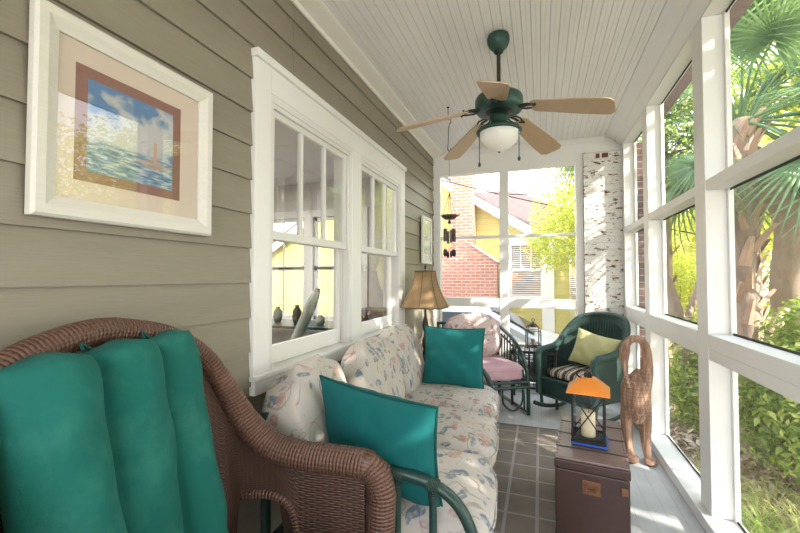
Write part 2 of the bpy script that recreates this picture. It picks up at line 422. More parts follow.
# ------------------------------------------------------------------ mesh helpers
class MB:
    def __init__(s): s.v = []; s.f = []; s.uv = []; s.mi = []; s.sm = []
    def add(s, vs, fs, uvs=None, mi=0, smooth=False):
        o = len(s.v); s.v.extend([tuple(p) for p in vs])
        for k, f in enumerate(fs):
            s.f.append(tuple(i + o for i in f)); s.mi.append(mi); s.sm.append(smooth)
            s.uv.append(uvs[k] if uvs else [(0, 0)] * len(f))
        return s
    def box(s, x0, x1, y0, y1, z0, z1, mi=0, mat=None):
        P = [(x0, y0, z0), (x1, y0, z0), (x1, y1, z0), (x0, y1, z0), (x0, y0, z1), (x1, y0, z1), (x1, y1, z1), (x0, y1, z1)]
        if mat is not None: P = [tuple(mat @ Vector(p)) for p in P]
        F = [(0, 3, 2, 1), (4, 5, 6, 7), (0, 1, 5, 4), (1, 2, 6, 5), (2, 3, 7, 6), (3, 0, 4, 7)]
        return s.add(P, F, None, mi)
    def tube(s, path, r, n=10, mi=0, closed=False, flat=None, cap=True, smooth=True):
        """tube along a path; r number or list; flat=(a,b) ellipse factors in the frame's two axes"""
        P = [Vector(p) for p in path]; N = len(P)
        rr = r if isinstance(r, (list, tuple)) else [r] * N
        T = []
        for i in range(N):
            a = P[(i - 1) % N] if (closed or i > 0) else P[i]; b = P[(i + 1) % N] if (closed or i < N - 1) else P[i]
            T.append((b - a).normalized())
        ref = Vector((0, 0, 1)) if abs(T[0].z) < .9 else Vector((1, 0, 0))
        nrm = (ref - T[0] * ref.dot(T[0])).normalized()
        vs = []; L = [0.]
        for i in range(N):
            nrm = (nrm - T[i] * nrm.dot(T[i]))
            nrm = nrm.normalized() if nrm.length > 1e-6 else T[i].orthogonal().normalized()
            b = T[i].cross(nrm)
            fa, fb = flat if flat else (1, 1)
            for k in range(n):
                a = 2 * PI * k / n
                vs.append(P[i] + nrm * (math.cos(a) * rr[i] * fa) + b * (math.sin(a) * rr[i] * fb))
            if i: L.append(L[-1] + (P[i] - P[i - 1]).length)
        fs = []; uvs = []
        m = N if closed else N - 1
        rm = max(rr)
        for i in range(m):
            j = (i + 1) % N; l0 = L[i]; l1 = L[j] if j else L[i] + (P[0] - P[-1]).length
            for k in range(n):
                k2 = (k + 1) % n; u0 = 2 * PI * rm * k / n; u1 = 2 * PI * rm * (k + 1) / n
                fs.append((i * n + k, i * n + k2, j * n + k2, j * n + k)); uvs.append([(u0, l0), (u1, l0), (u1, l1), (u0, l1)])
        s.add(vs, fs, uvs, mi, smooth)
        if not closed and cap:
            s.add(vs[:n], [tuple(range(n - 1, -1, -1))], None, mi); s.add(vs[-n:], [tuple(range(n))], None, mi)
        return s
    def rod(s, a, b, r, n=8, mi=0): return s.tube([a, b], r, n, mi)
    def lathe(s, prof, n=24, c=(0, 0, 0), mi=0, smooth=True):
        vs = []; fs = []; uvs = []
        for (r, z) in prof:
            for k in range(n):
                a = 2 * PI * k / n; vs.append((c[0] + r * math.cos(a), c[1] + r * math.sin(a), c[2] + z))
        for i in range(len(prof) - 1):
            for k in range(n):
                k2 = (k + 1) % n
                fs.append((i * n + k, i * n + k2, (i + 1) * n + k2, (i + 1) * n + k))
                uvs.append([(k / n, prof[i][1]), ((k + 1) / n, prof[i][1]), ((k + 1) / n, prof[i + 1][1]), (k / n, prof[i + 1][1])])
        s.add(vs, fs, uvs, mi, smooth)
        if prof[0][0] > 1e-5: s.add(vs[:n], [tuple(range(n - 1, -1, -1))], None, mi)
        if prof[-1][0] > 1e-5: s.add(vs[-n:], [tuple(range(n))], None, mi)
        return s
    def grid(s, fn, nu, nv, mi=0, smooth=True, uvfn=None, cu=False, cv=False):
        vs = [fn(i / nu, j / nv) for i in range(nu + 1) for j in range(nv + 1)]
        # arc length uv
        fs = []; uvs = []
        w = nv + 1
        mid = nv // 2; lu = [0.]
        for i in range(nu): lu.append(lu[-1] + (Vector(vs[(i + 1) * w + mid]) - Vector(vs[i * w + mid])).length)
        lv = [0.]; mu = nu // 2
        for j in range(nv): lv.append(lv[-1] + (Vector(vs[mu * w + j + 1]) - Vector(vs[mu * w + j])).length)
        for i in range(nu):
            for j in range(nv):
                fs.append((i * w + j, (i + 1) * w + j, (i + 1) * w + j + 1, i * w + j + 1))
                if uvfn: uvs.append([uvfn(i / nu, j / nv), uvfn((i + 1) / nu, j / nv), uvfn((i + 1) / nu, (j + 1) / nv), uvfn(i / nu, (j + 1) / nv)])
                else: uvs.append([(lu[i], lv[j]), (lu[i + 1], lv[j]), (lu[i + 1], lv[j + 1]), (lu[i], lv[j + 1])])
        return s.add(vs, fs, uvs, mi, smooth)
    def prism(s, outline, y0, y1, axis='y', mi=0, smooth=False):
        """outline in the plane across the axis"""
        n = len(outline)
        def P(a, b, t):
            return {'y': (a, t, b), 'x': (t, a, b), 'z': (a, b, t)}[axis]
        vs = [P(a, b, y0) for a, b in outline] + [P(a, b, y1) for a, b in outline]
        fs = [(i, (i + 1) % n, n + (i + 1) % n, n + i) for i in range(n)] + [tuple(range(n - 1, -1, -1)), tuple(range(n, 2 * n))]
        return s.add(vs, fs, None, mi, smooth)
    def build(s, name, mats, parent=None, bevel=0., solid=0., sub=0, weld=False, off=-1.):
        me = bpy.data.meshes.new(name); me.from_pydata(s.v, [], s.f); me.update()
        ul = me.uv_layers.new(name='UVMap')
        flat = [c for u in s.uv for p in u for c in p]
        ul.data.foreach_set('uv', flat)
        me.polygons.foreach_set('use_smooth', s.sm); me.polygons.foreach_set('material_index', s.mi)
        for m in (mats if isinstance(mats, (list, tuple)) else [mats]): me.materials.append(m)
        import bmesh
        bm = bmesh.new(); bm.from_mesh(me)
        if weld: bmesh.ops.remove_doubles(bm, verts=bm.verts, dist=1e-5)
        bmesh.ops.recalc_face_normals(bm, faces=bm.faces)
        bm.to_mesh(me); bm.free()
        o = bpy.data.objects.new(name, me); COL.objects.link(o)
        if parent is not None: o.parent = parent
        if solid: md = o.modifiers.new('Solid', 'SOLIDIFY'); md.thickness = solid; md.offset = off
        if bevel: md = o.modifiers.new('Bevel', 'BEVEL'); md.width = bevel; md.segments = 2; md.limit_method = 'ANGLE'; md.angle_limit = R(40)
        if sub: md = o.modifiers.new('Sub', 'SUBSURF'); md.levels = sub; md.render_levels = sub
        return o
def thing(name, label, cat, loc=(0, 0, 0), rotz=0., group=None):
    o = bpy.data.objects.new(name, None); COL.objects.link(o); o.empty_display_size = .05
    o.location = loc; o.rotation_euler = (0, 0, rotz); o['label'] = label; o['category'] = cat
    if group: o['group'] = group
    return o
def tag(o, label, cat, group=None, kind=None):
    o['label'] = label; o['category'] = cat
    if group: o['group'] = group
    if kind: o['kind'] = kind
    return o
def struct(o): o['kind'] = 'structure'; return o
def lab(o, s): o['label'] = s; return o
def spath(keys, n=8):
    """Catmull-Rom through key points"""
    K = [Vector(k) for k in keys]; out = []
    for i in range(len(K) - 1):
        p0 = K[max(i - 1, 0)]; p1 = K[i]; p2 = K[i + 1]; p3 = K[min(i + 2, len(K) - 1)]
        for j in range(n):
            t = j / n
            out.append(.5 * ((2 * p1) + (p2 - p0) * t + (2 * p0 - 5 * p1 + 4 * p2 - p3) * t * t + (-p0 + 3 * p1 - 3 * p2 + p3) * t ** 3))
    out.append(K[-1]); return out
def sm(t): t = min(1, max(0, t)); return t * t * (3 - 2 * t)

FAN_ANGLES = [R(a) for a in (-13.5, 58.9, 130.5, -159.8, -87.3)]
WORLD_STR, SUN_STR, ROOM_FILL, EXPO = 2.8, 6.5, 60., .95
# ================================================================== porch shell
WL, WR, YB, YF, ZC = -1.27, .85, 4.83, -1.6, 2.92      # left wall, right posts, back wall, behind camera, ceiling
def structure(mb, name, mat, **k): return struct(mb.build(name, mat, **k))

b = MB(); b.box(-1.40, .97, YF, 4.93, -.10, 0.); structure(b, 'floor', M['floor'])
# skirt of the porch under the floor
b = MB(); b.box(.90, .95, YF, 4.9, -.62, -.101); structure(b, 'trim_1', M['trim_worn'])

# beadboard ceiling: boards with real grooves
b = MB(); x = -1.27; pw = .056
while x < .86:
    b.add([(x + .002, YF, ZC), (x + .0035, YF, ZC - .004), (x + pw * .5 - .002, YF, ZC - .004), (x + pw * .5, YF, ZC - .0015), (x + pw * .5 + .002, YF, ZC - .004), (x + pw - .0035, YF, ZC - .004), (x + pw - .002, YF, ZC),
           (x + .002, 4.86, ZC), (x + .0035, 4.86, ZC - .004), (x + pw * .5 - .002, 4.86, ZC - .004), (x + pw * .5, 4.86, ZC - .0015), (x + pw * .5 + .002, 4.86, ZC - .004), (x + pw - .0035, 4.86, ZC - .004), (x + pw - .002, 4.86, ZC)],
          [(i, i + 1, i + 8, i + 7) for i in range(6)])
    x += pw
cb = b.build('ceiling', M['bead']); struct(cb)
b = MB(); b.box(-1.42, .97, YF, 4.93, ZC, ZC + .12); struct(b.build('ceiling', M['bead_groove']))
# hidden-above roof slab keeps the sun off the boards
b = MB(); b.box(-1.6, 1.25, YF - .1, 5.15, ZC + .121, ZC + .17); structure(b, 'roof', M['shingle'])

# lap siding
E_ = .1615
def siding(y0, y1, z0, z1, mbx):
    k0 = 1.485
    n = math.floor((z0 - k0) / E_)
    z = k0 + n * E_
    while z < z1:
        a = max(z, z0); t = min(z + E_, z1)
        xo = lambda zz: -1.272 - .013 * (zz - z) / E_
        mbx.add([(xo(a), y0, a), (xo(a), y1, a), (xo(t), y1, t), (xo(t), y0, t)], [(0, 1, 2, 3)])
        if a == z: mbx.add([(-1.272, y0, a), (-1.272, y1, a), (-1.30, y1, a + .001), (-1.30, y0, a + .001)], [(0, 1, 2, 3)])
        z += E_
b = MB()
siding(YF, 1.50, -.02, 2.87, b); siding(1.50, 3.65, -.02, .80, b); siding(3.65, YB, -.02, 2.87, b)
siding(1.50, 1.8085, 2.42, 2.87, b); siding(1.8105, 3.65, 2.42, 2.87, b)
structure(b, 'wall_left', M['siding'])
# sheathing with two openings, behind the boards
b = MB()
for a in ((YF, 1.60, -.05, 2.95), (3.54, 4.83, -.05, 2.95), (1.60, 3.54, -.05, .86), (1.60, 3.54, 2.285, 2.95), (2.50, 2.64, .86, 2.285)):
    b.box(-1.40, -1.302, *a)
structure(b, 'wall_left_core', M['siding_gap']).name = 'wall_left'

# left cornice
b = MB(); b.prism([(-1.275, 2.862), (-1.262, 2.862), (-1.255, 2.885), (-1.215, 2.893), (-1.165, 2.905), (-1.15, 2.912), (-1.15, 2.9195), (-1.275, 2.9195)], YF, YB)
structure(b, 'trim_2', M['crown'])
# right crown and head beam
b = MB(); b.prism([(.69, 2.9195), (.69, 2.908), (.735, 2.885), (.785, 2.85), (.79, 2.838), (.835, 2.80), (.85, 2.79), (.85, 2.78), (.97, 2.78), (.97, 2.9195)], YF, 4.79)
structure(b, 'trim_3', M['trim'])

# window casing + sill (trim) ------------------------------------------------
b = MB()
CF = -1.258
b.box(-1.30, CF, 1.485, 1.60, .875, 2.40); b.box(-1.30, CF, 3.54, 3.657, .875, 2.40)
b.box(-1.30, CF, 2.50, 2.64, .875, 2.27)
b.box(-1.30, CF, 1.60, 3.54, 2.27, 2.40)
b.box(-1.30, CF + .016, 1.48, 3.665, 2.40, 2.44)
b.box(-1.30, CF + .008, 1.49, 3.65, .795, .862)
b.box(-1.38, CF + .018, 1.48, 3.665, .862, .885)
structure(b, 'trim_4', M['trim'], bevel=.003)
def window(n, y0, y1):
    w = bpy.data.objects.new('window_%d' % n, None); COL.objects.link(w); struct(w); w.location = (0, 0, 0)
    b = MB()   # jambs, parting beads
    b.box(-1.40, -1.262, y0, y0 + .018, .885, 2.2345); b.box(-1.40, -1.262, y1 - .018, y1, .885, 2.2345); b.box(-1.40, -1.262, y0 - .01, y1 + .01, 2.235, 2.285)
    b.box(-1.285, -1.268, y0 + .018, y0 + .032, .885, 2.235); b.box(-1.285, -1.268, y1 - .032, y1 - .018, .885, 2.235)
    b.box(-1.335, -1.325, y0 + .018, y0 + .028, .885, 2.235); b.box(-1.335, -1.325, y1 - .028, y1 - .018, .885, 2.235)
    b.box(-1.285, -1.2685, y0 + .032, y1 - .032, 2.212, 2.2345)
    b.build('window_frame', M['sash'], w)
    a, c = y0 + .02, y1 - .02
    # upper sash (outer): three lights
    b = MB(); x0, x1 = -1.322, -1.288
    b.box(x0, x1, a, a + .045, 1.545, 2.233); b.box(x0, x1, c - .045, c, 1.545, 2.233)
    b.box(x0, x1, a + .045, c - .045, 2.18, 2.233); b.box(x0, x1, a + .045, c - .045, 1.545, 1.59)
    gw = (c - a - .09) / 3
    for k in (1, 2):
        yy = a + .045 + gw * k; b.box(x0 + .004, x1 - .004, yy - .011, yy + .011, 1.59, 2.18)
    b.build('upper_sash', M['sash'], w)
    g = MB(); g.box(-1.307, -1.303, a + .04, c - .04, 1.585, 2.185); g.build('pane', M['glass'], w)
    b = MB(); x0, x1 = -1.368, -1.337
    b.box(x0, x1, a, a + .05, .90, 1.58); b.box(x0, x1, c - .05, c, .90, 1.58)
    b.box(x0, x1, a + .05, c - .05, .89, .985); b.box(x0, x1, a + .05, c - .05, 1.545, 1.58)
    b.build('lower_sash', M['trim'], w)
    g = MB(); g.box(-1.355, -1.351, a + .045, c - .045, .98, 1.55); g.build('pane', M['glass'], w)
window(1, 1.60, 2.50); window(2, 2.64, 3.54)

# the room behind the windows -------------------------------------------------
b = MB(); b.box(-5.2, -1.40, .2, 4.9, -.1, 0.); structure(b, 'floor_inside', M['room_floor']).name = 'floor'
b = MB(); b.box(-5.2, -1.401, .2, 4.9, 2.70, 2.8); structure(b, 'ceiling_inside', M['room_ceiling']).name = 'ceiling'
b = MB(); b.box(-5.3, -5.2, .2, 1.2, 0, 2.7); b.box(-5.3, -5.2, 2.6, 4.9, 0, 2.7); b.box(-5.3, -5.2, 1.2, 2.6, 0, .7); b.box(-5.3, -5.2, 1.2, 2.6, 2.3, 2.7)
structure(b, 'wall_far', M['room_wall'])
b = MB(); b.box(-5.2, -1.40, .1, .2, 0, 2.7); structure(b, 'wall_near', M['room_wall'])
b = MB()
b.box(-5.2, -3.95, 4.8, 4.9, 0, 2.7); b.box(-2.25, -1.40, 4.8, 4.9, 0, 2.7)
b.box(-3.95, -2.25, 4.8, 4.9, 0, .75); b.box(-3.95, -2.25, 4.8, 4.9, 2.2, 2.7); b.box(-3.17, -3.03, 4.8, 4.9, .75, 2.2)
structure(b, 'wall_end', M['room_wall'])
for n, (y0, y1) in ((3, (-3.95, -3.17)), (4, (-3.03, -2.25))):
    w = bpy.data.objects.new('window_%d' % n, None); COL.objects.link(w); struct(w)
    b = MB(); a, c = y0, y1
    b.box(a - .07, a, 4.775, 4.80, .68, 2.27); b.box(c, c + .07, 4.775, 4.80, .68, 2.27); b.box(a - .07, c + .07, 4.77, 4.80, 2.2, 2.30); b.box(a - .07, c + .07, 4.75, 4.80, .68, .75)
    for z0, z1 in ((.75, 1.49), (1.46, 2.2)):
        b.box(a, a + .045, 4.82, 4.85, z0, z1); b.box(c - .045, c, 4.82, 4.85, z0, z1); b.box(a, c, 4.82, 4.85, z0, z0 + .05); b.box(a, c, 4.82, 4.85, z1 - .05, z1)
    b.box((a + c) / 2 - .01, (a + c) / 2 + .01, 4.825, 4.845, .75, 2.2)
    b.build('window_frame', M['trim'], w)

# ---------------------------------------------------------------- right screen wall
P = [(-.99, -.84), (.19, .34), (1.37, 1.52), (2.55, 2.70), (3.736, 3.883), (4.70, 4.788)]
k = 5
for (a, c) in P:
    b = MB(); b.box(.85, .97, a, c, .072, 2.78)
    b.box(.945, .97, a - .022, a, .072, 2.78); b.box(.945, .97, c, c + .022 if c < 4.7 else c + .0, .072, 2.78)
    structure(b, 'trim_%d' % k, M['trim'], bevel=.003); k += 1
b = MB(); b.box(.81, .975, YF, 4.788, 0, .07); structure(b, 'trim_%d' % k, M['trim_worn'], bevel=.004); k += 1
ys = [(YF, -.99)] + [(P[i][1], P[i + 1][0]) for i in range(5)]
for (a, c) in ys:
    b = MB()
    b.box(.853, .955, a, c, .905, .965); b.box(.848, .955, a, c, .966, 1.043)
    b.box(.855, .95, a, c, 1.822, 1.878)
    structure(b, 'trim_%d' % k, M['trim_worn'], bevel=.003); k += 1
def pane_screen(name, verts):
    m = MB(); m.add(verts, [(0, 1, 2, 3)]); return struct(m.build(name, M['screen']))
n_scr = 1
for (a, c) in ys:
    for z0, z1 in ((.07, .905), (1.043, 1.822), (1.878, 2.78)):
        w = pane_screen('screen_%d' % n_scr, [(.958, a, z0), (.958, c, z0), (.958, c, z1), (.958, a, z1)]); n_scr += 1
        m = MB(); e = .011
        m.box(.952, .957, a, a + e, z0, z1); m.box(.952, .957, c - e, c, z0, z1)
        m.box(.952, .957, a, c, z0, z0 + e); m.box(.952, .957, a, c, z1 - e, z1)
        m.build('spline', M['spline'], w)

# ---------------------------------------------------------------- back screen wall
b = MB(); b.box(-1.42, .90, YB, 4.93, 2.64, 2.92); structure(b, 'wall_back', M['trim'])
b = MB(); b.prism([(4.79, 2.9195), (4.79, 2.905), (4.815, 2.88), (4.829, 2.86), (4.829, 2.9195)], -1.15, .69, axis='x')
structure(b, 'trim_%d' % k, M['trim']); k += 1
for (a, c) in ((-1.30, -1.19), (-.457, -.354), (.387, .468)):
    b = MB(); b.box(a, c, YB, 4.93, .0, 2.64); structure(b, 'trim_%d' % k, M['trim_worn'], bevel=.003); k += 1
for (a, c) in ((-1.19, -.457), (-.354, .387)):
    b = MB(); b.box(a, c, YB + .005, 4.92, .985, 1.092); b.box(a, c, YB + .01, 4.90, 1.825, 1.858); b.box(a, c, YB + .005, 4.93, .0, .10); b.box(a, c, YB + .005, 4.90, .535, .56)
    structure(b, 'trim_%d' % k, M['trim_worn'], bevel=.003); k += 1
    for z0, z1 in ((.10, .535), (.56, .985), (1.092, 1.825), (1.858, 2.64)):
        w = pane_screen('screen_%d' % n_scr, [(a, 4.905, z0), (c, 4.905, z0), (c, 4.905, z1), (a, 4.905, z1)]); n_scr += 1

# brick pier in the corner: painted on the porch face, bare outside
b = MB(); b.box(.471, .955, 4.79, 5.25, 0, 2.745)
pier = structure(b, 'wall_back_pier', M['brick_painted']); pier.name = 'wall_back'
b = MB(); b.box(.9555, 1.13, 4.80, 5.26, -.6, 2.80); structure(b, 'wall_right', M['brick_dark'])
# exposed red bricks course along the pier top
b = MB()
for (a, c) in ((.595, .635), (.655, .72)):
    b.box(a, c, 4.786, 4.80, 2.672, 2.722)
structure(b, 'trim_%d' % k, simple('bare_red_brick', (.16, .065, .045), .9, .4, 20), bevel=.003); k += 1

# ================================================================== outside
b = MB()
def gz(x, y): return -.62 + .05 * math.sin(x * 1.3) * math.cos(y * .9)
b.grid(lambda u, v: (-16 + 40 * u, -10 + 44 * v, gz(-16 + 40 * u, -10 + 44 * v)), 50, 50)
struct(b.build('ground', M['ground']))

# neighbour's yellow house -----------------------------------------------------
nh = thing('neighbouring_house', 'yellow clapboard house with white trim and red brick chimney beyond the back screens', 'house', (0, 9.5, -.6))
Z0 = .6   # local z = world z + .6
b = MB(); b.prism([(-7.5, 0), (.17, 0), (.17, 2.74), (-3.5, 5.06), (-7.5, 2.55)], 0, 5.0)
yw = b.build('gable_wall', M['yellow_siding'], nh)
# window with blinds
wn = MB(); wn.box(-.80, -.64, -.06, 0, 1.40, 2.95); wn.box(.04, .30, -.06, .0, 0, 2.85); wn.box(-.81, .04, -.067, 0, 2.68, 2.9); wn.box(-.80, .17, -.08, 0, 1.38, 1.52)
wn.build('window_casing', M['house_white'], nh)
ws = MB(); ws.box(-.64, .04, -.035, -.005, 2.08, 2.13)
for xx in (-.42, -.19): ws.box(xx - .012, xx + .012, -.03, -.005, 2.13, 2.68)
ws.box(-.64, -.615, -.035, -.005, 1.52, 2.68); ws.box(.015, .04, -.035, -.005, 1.52, 2.68)
wo = ws.build('window', M['house_white'], nh)
wp = MB(); wp.box(-.64, .04, -.01, .0, 1.52, 2.68); lab(wp.build('pane', M['blinds'], wo), 'window pane with white blinds')
# rear wing with a second window
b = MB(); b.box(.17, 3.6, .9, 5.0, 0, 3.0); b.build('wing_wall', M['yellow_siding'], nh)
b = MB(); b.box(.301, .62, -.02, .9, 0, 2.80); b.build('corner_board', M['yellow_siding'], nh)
b = MB(); b.box(.52, .66, .78, .9, 0, 2.9); b.box(.66, 1.3, .80, .9, 0, 1.35); b.box(.66, 1.3, .80, .9, 2.55, 2.95); b.box(1.22, 1.45, .80, .9, 0, 2.9); b.box(.93, .97, .84, .9, 1.3, 2.6)
b.build('porch_trim', M['house_white'], nh)
b = MB(); b.box(.66, 1.22, .885, .898, 1.35, 2.55); w2 = b.build('window', M['house_white'], nh)
b = MB(); b.box(.69, .92, .87, .886, 1.4, 2.5); b.box(.98, 1.19, .87, .886, 1.4, 2.5); b.build('pane', M['blinds'], w2)
# rakes and roof
def slab(mb, x0, z0, x1, z1, y0, y1, th):
    mb.prism([(x0, z0), (x1, z1), (x1, z1 + th), (x0, z0 + th)], y0, y1)
b = MB(); slab(b, -3.5, 4.98, .75, 2.29, -.32, -.24, .21); slab(b, -7.6, 2.38, -3.5, 4.98, -.32, -.24, .21)
slab(b, -3.5, 4.96, .75, 2.27, -.24, .0, .03)
b.build('rake_board', M['house_white'], nh)
b = MB(); slab(b, -3.5, 5.20, .78, 2.49, -.34, 5.2, .06); slab(b, -7.6, 2.60, -3.5, 5.20, -.34, 5.2, .06)
b.build('roof', M['shingle'], nh)
b = MB(); b.prism([(-2.6, 3.2), (1.6, 2.6), (1.6, 3.4), (.2, 4.3), (-.8, 4.72), (-2.6, 4.75)], 3.4, 5.0); b.build('rear_roof', M['shingle'], nh)
# chimney with a sloped shoulder
b = MB(); b.prism([(-2.45, 0), (-.90, 0), (-.90, 2.28), (-1.44, 2.66), (-1.44, 6.0), (-1.92, 6.0), (-1.92, 2.66), (-2.45, 2.28)], -.62, -.005)
ch = b.build('chimney', M['brick_orange'], nh); lab(ch, 'red brick chimney with sloped shoulder')
b = MB(); slab(b, -1.445, 2.665, -.88, 2.275, -.66, -.03, .035); b.build('shoulder_cap', M['trim_worn'], ch)

# white car in the drive -------------------------------------------------------
car = thing('parked_car', 'white car parked on the drive between the two houses', 'car', (-1.35, 7.2, -.6))
prof = [(-2.1, .32), (-2.12, .75), (-1.95, .98), (-1.25, 1.06), (-.55, 1.44), (.35, 1.46), (.65, 1.36), (1.35, .98), (1.95, .84), (2.12, .62), (2.12, .32)]
b = MB()
def carf(u, v):
    i = u * (len(prof) - 1); k_ = min(int(i), len(prof) - 2); t_ = i - k_
    x_ = prof[k_][0] * (1 - t_) + prof[k_ + 1][0] * t_; z_ = prof[k_][1] * (1 - t_) + prof[k_ + 1][1] * t_
    w_ = .84 - .22 * sm((z_ - .8) / .6)
    s_ = (v - .5) * 2
    return (x_, math.copysign(abs(s_) ** .85, s_) * w_, z_ - .05 * abs(s_) ** 4)
b.grid(carf, 40, 12)
for sy in (-1, 1):
    b.add([(x_, sy * (.84 - .22 * sm((z_ - .8) / .6)), z_ - .05) for x_, z_ in prof], [tuple(range(len(prof)))])
b.box(-2.1, 2.1, -.78, .78, .28, .35)
b.build('body', M['car'], car)
b = MB(); b.add([(.56, -.50, 1.425), (.56, .50, 1.425), (1.26, .62, 1.045), (1.26, -.62, 1.045)], [(0, 1, 2, 3)]); b.build('windshield', M['car_glass'], car, solid=.006)
b = MB()
b.add([(-1.1, -.80, 1.02), (.95, -.80, 1.02), (.45, -.665, 1.36), (-.6, -.665, 1.36)], [(0, 1, 2, 3)]); b.build('side_window', M['car_glass'], car, solid=.006)
for xx in (-1.35, 1.32):
    for sy in (-.80, .80):
        b = MB(); b.lathe([(0, -.1), (.2, -.1), (.3, -.1), (.32, -.06), (.32, .06), (.3, .1), (.2, .1), (0, .1)], 24)
        w = b.build('wheel', M['rubber'], car); w.rotation_euler = (PI / 2, 0, 0); w.location = (xx, sy, .32)

# overhead wires ---------------------------------------------------------------
def cable(p, q, sag, label):
    pts = [Vector(p).lerp(Vector(q), i / 16) + Vector((0, 0, -sag * math.sin(PI * i / 16))) for i in range(17)]
    m = MB(); m.tube(pts, .011, 6); return tag(m.build('utility_wire', M['cable']), label, 'wire')
cable((-3.2, 8.2, 3.85), (3.2, 8.2, 1.95), .08, 'thin black wire sloping down across the brick chimney')
cable((-.9, 8.6, 3.15), (3.6, 8.6, 3.1), .12, 'thin black wire crossing the sunlit tree leaves, nearly level')

# ---------------------------------------------------------------- plants
rng = np.random.default_rng(7)
def leaf_mesh(name, pts, nrm, size, asp=.45, fold=.12):
    """folded diamond leaves at pts; arrays"""
    n = len(pts)
    d = rng.normal(size=(n, 3)); d -= nrm * (d * nrm).sum(1)[:, None]; d /= np.linalg.norm(d, axis=1)[:, None] + 1e-9
    s = np.cross(nrm, d)
    L = size * rng.uniform(.6, 1.3, n)[:, None]
    a = pts; c = pts + d * L; m_ = pts + d * L * .45
    l = m_ + s * L * asp * .5 + nrm * L * fold; r_ = m_ - s * L * asp * .5 + nrm * L * fold
    V = np.stack([a, l, c, r_], 1).reshape(-1, 3)
    me = bpy.data.meshes.new(name)
    me.vertices.add(4 * n); me.vertices.foreach_set('co', V.ravel())
    me.loops.add(6 * n); idx = np.arange(n) * 4
    F = np.stack([idx, idx + 1, idx + 2, idx, idx + 2, idx + 3], 1).ravel()
    me.loops.foreach_set('vertex_index', F.astype(np.int32))
    me.polygons.add(2 * n); me.polygons.foreach_set('loop_start', (np.arange(2 * n) * 3).astype(np.int32)); me.polygons.foreach_set('loop_total', np.full(2 * n, 3, np.int32))
    me.update(calc_edges=True); me.validate()
    return me
def foliage(parent, mat, blobs, size, name='foliage', asp=.45):
    """blobs: (cx,cy,cz, rx,ry,rz, n)"""
    ps = []; ns = []
    for (cx, cy, cz, rx, ry, rz, n) in blobs:
        d = rng.normal(size=(n, 3)); d /= np.linalg.norm(d, axis=1)[:, None]
        r_ = rng.uniform(.35, 1., n)[:, None] ** .5
        q = d * r_ * (1 + .18 * np.sin(d[:, :1] * 7 + d[:, 1:2] * 5 + cx))
        ps.append(q * [rx, ry, rz] + [cx, cy, cz])
        nn = d + rng.normal(size=(n, 3)) * .7 + [0, 0, .6]; ns.append(nn / np.linalg.norm(nn, axis=1)[:, None])
    me = leaf_mesh(name, np.concatenate(ps), np.concatenate(ns), size, asp); me.materials.append(mat)
    o = bpy.data.objects.new(name, me); COL.objects.link(o); o.parent = parent; return o
def branch(parent, paths, name='trunk', mat=None):
    b = MB()
    for pts, rs in paths:
        P_ = spath(pts, 6); N = len(P_); rr = [rs[0] + (rs[1] - rs[0]) * i / (N - 1) for i in range(N)]
        b.tube(P_, rr, 9)
    return b.build(name, mat or M['bark'], parent)

# fan palm frond (shared meshes)
def frond_meshes():
    b = MB()
    pts = spath([(0, 0, 0), (.35, 0, .10), (.75, 0, .12), (1.05, 0, .05)], 5)
    b.tube(pts, [.018 - .008 * i / (len(pts) - 1) for i in range(len(pts))], 6)
    pet = b.build('petiole', M['leaf_palm'])
    b = MB(); NL = 44
    for i in range(NL):
        a = R(-150 + 300 * i / (NL - 1)); L = (.86 - .22 * abs(a) / R(150)) * random.uniform(.92, 1.05)
        w = .0155
        dirv = Vector((math.cos(a), math.sin(a), 0)); side = Vector((-math.sin(a), math.cos(a), 0))
        base = Vector((1.05, 0, .05)); row = []
        K_ = 5
        for j in range(K_ + 1):
            t_ = j / K_; p = base + dirv * (L * t_) + Vector((0, 0, -.50 * L * t_ ** 2.4 + .10 * abs(math.sin(a)) * t_))
            ww = w * (1.15 if 0 < j < 3 else 1.) * (1 - t_ ** 2.5) + .001
            if j == 0: ww = .006
            up = Vector((0, 0, .010 * (1 - t_)))
            row.append((p + side * ww - up, p + up * .3, p - side * ww - up))
        vs = [q for r3 in row for q in r3]; fs = []
        for j in range(K_):
            fs += [(3 * j, 3 * j + 3, 3 * j + 4, 3 * j + 1), (3 * j + 1, 3 * j + 4, 3 * j + 5, 3 * j + 2)]
        b.add(vs, fs)
    fan = b.build('frond', M['leaf_palm'])
    return pet, fan
random.seed(3)
_pet, _fan = frond_meshes()
def add_frond(parent, loc, yaw, pitch, s=1., roll=0., first=[True]):
    if first[0]: f, p = _fan, _pet; first[0] = False
    else:
        f = _fan.copy(); COL.objects.link(f); p = _pet.copy(); COL.objects.link(p)
    p.parent = f; f.parent = parent
    f.rotation_mode = 'ZYX'; f.rotation_mode = 'XYZ'
    m = Matrix.Translation(loc) @ Matrix.Rotation(yaw, 4, 'Z') @ Matrix.Rotation(-pitch, 4, 'Y') @ Matrix.Rotation(roll, 4, 'X')
    f.matrix_basis = m @ Matrix.Diagonal((s, s, s, 1))
    return f
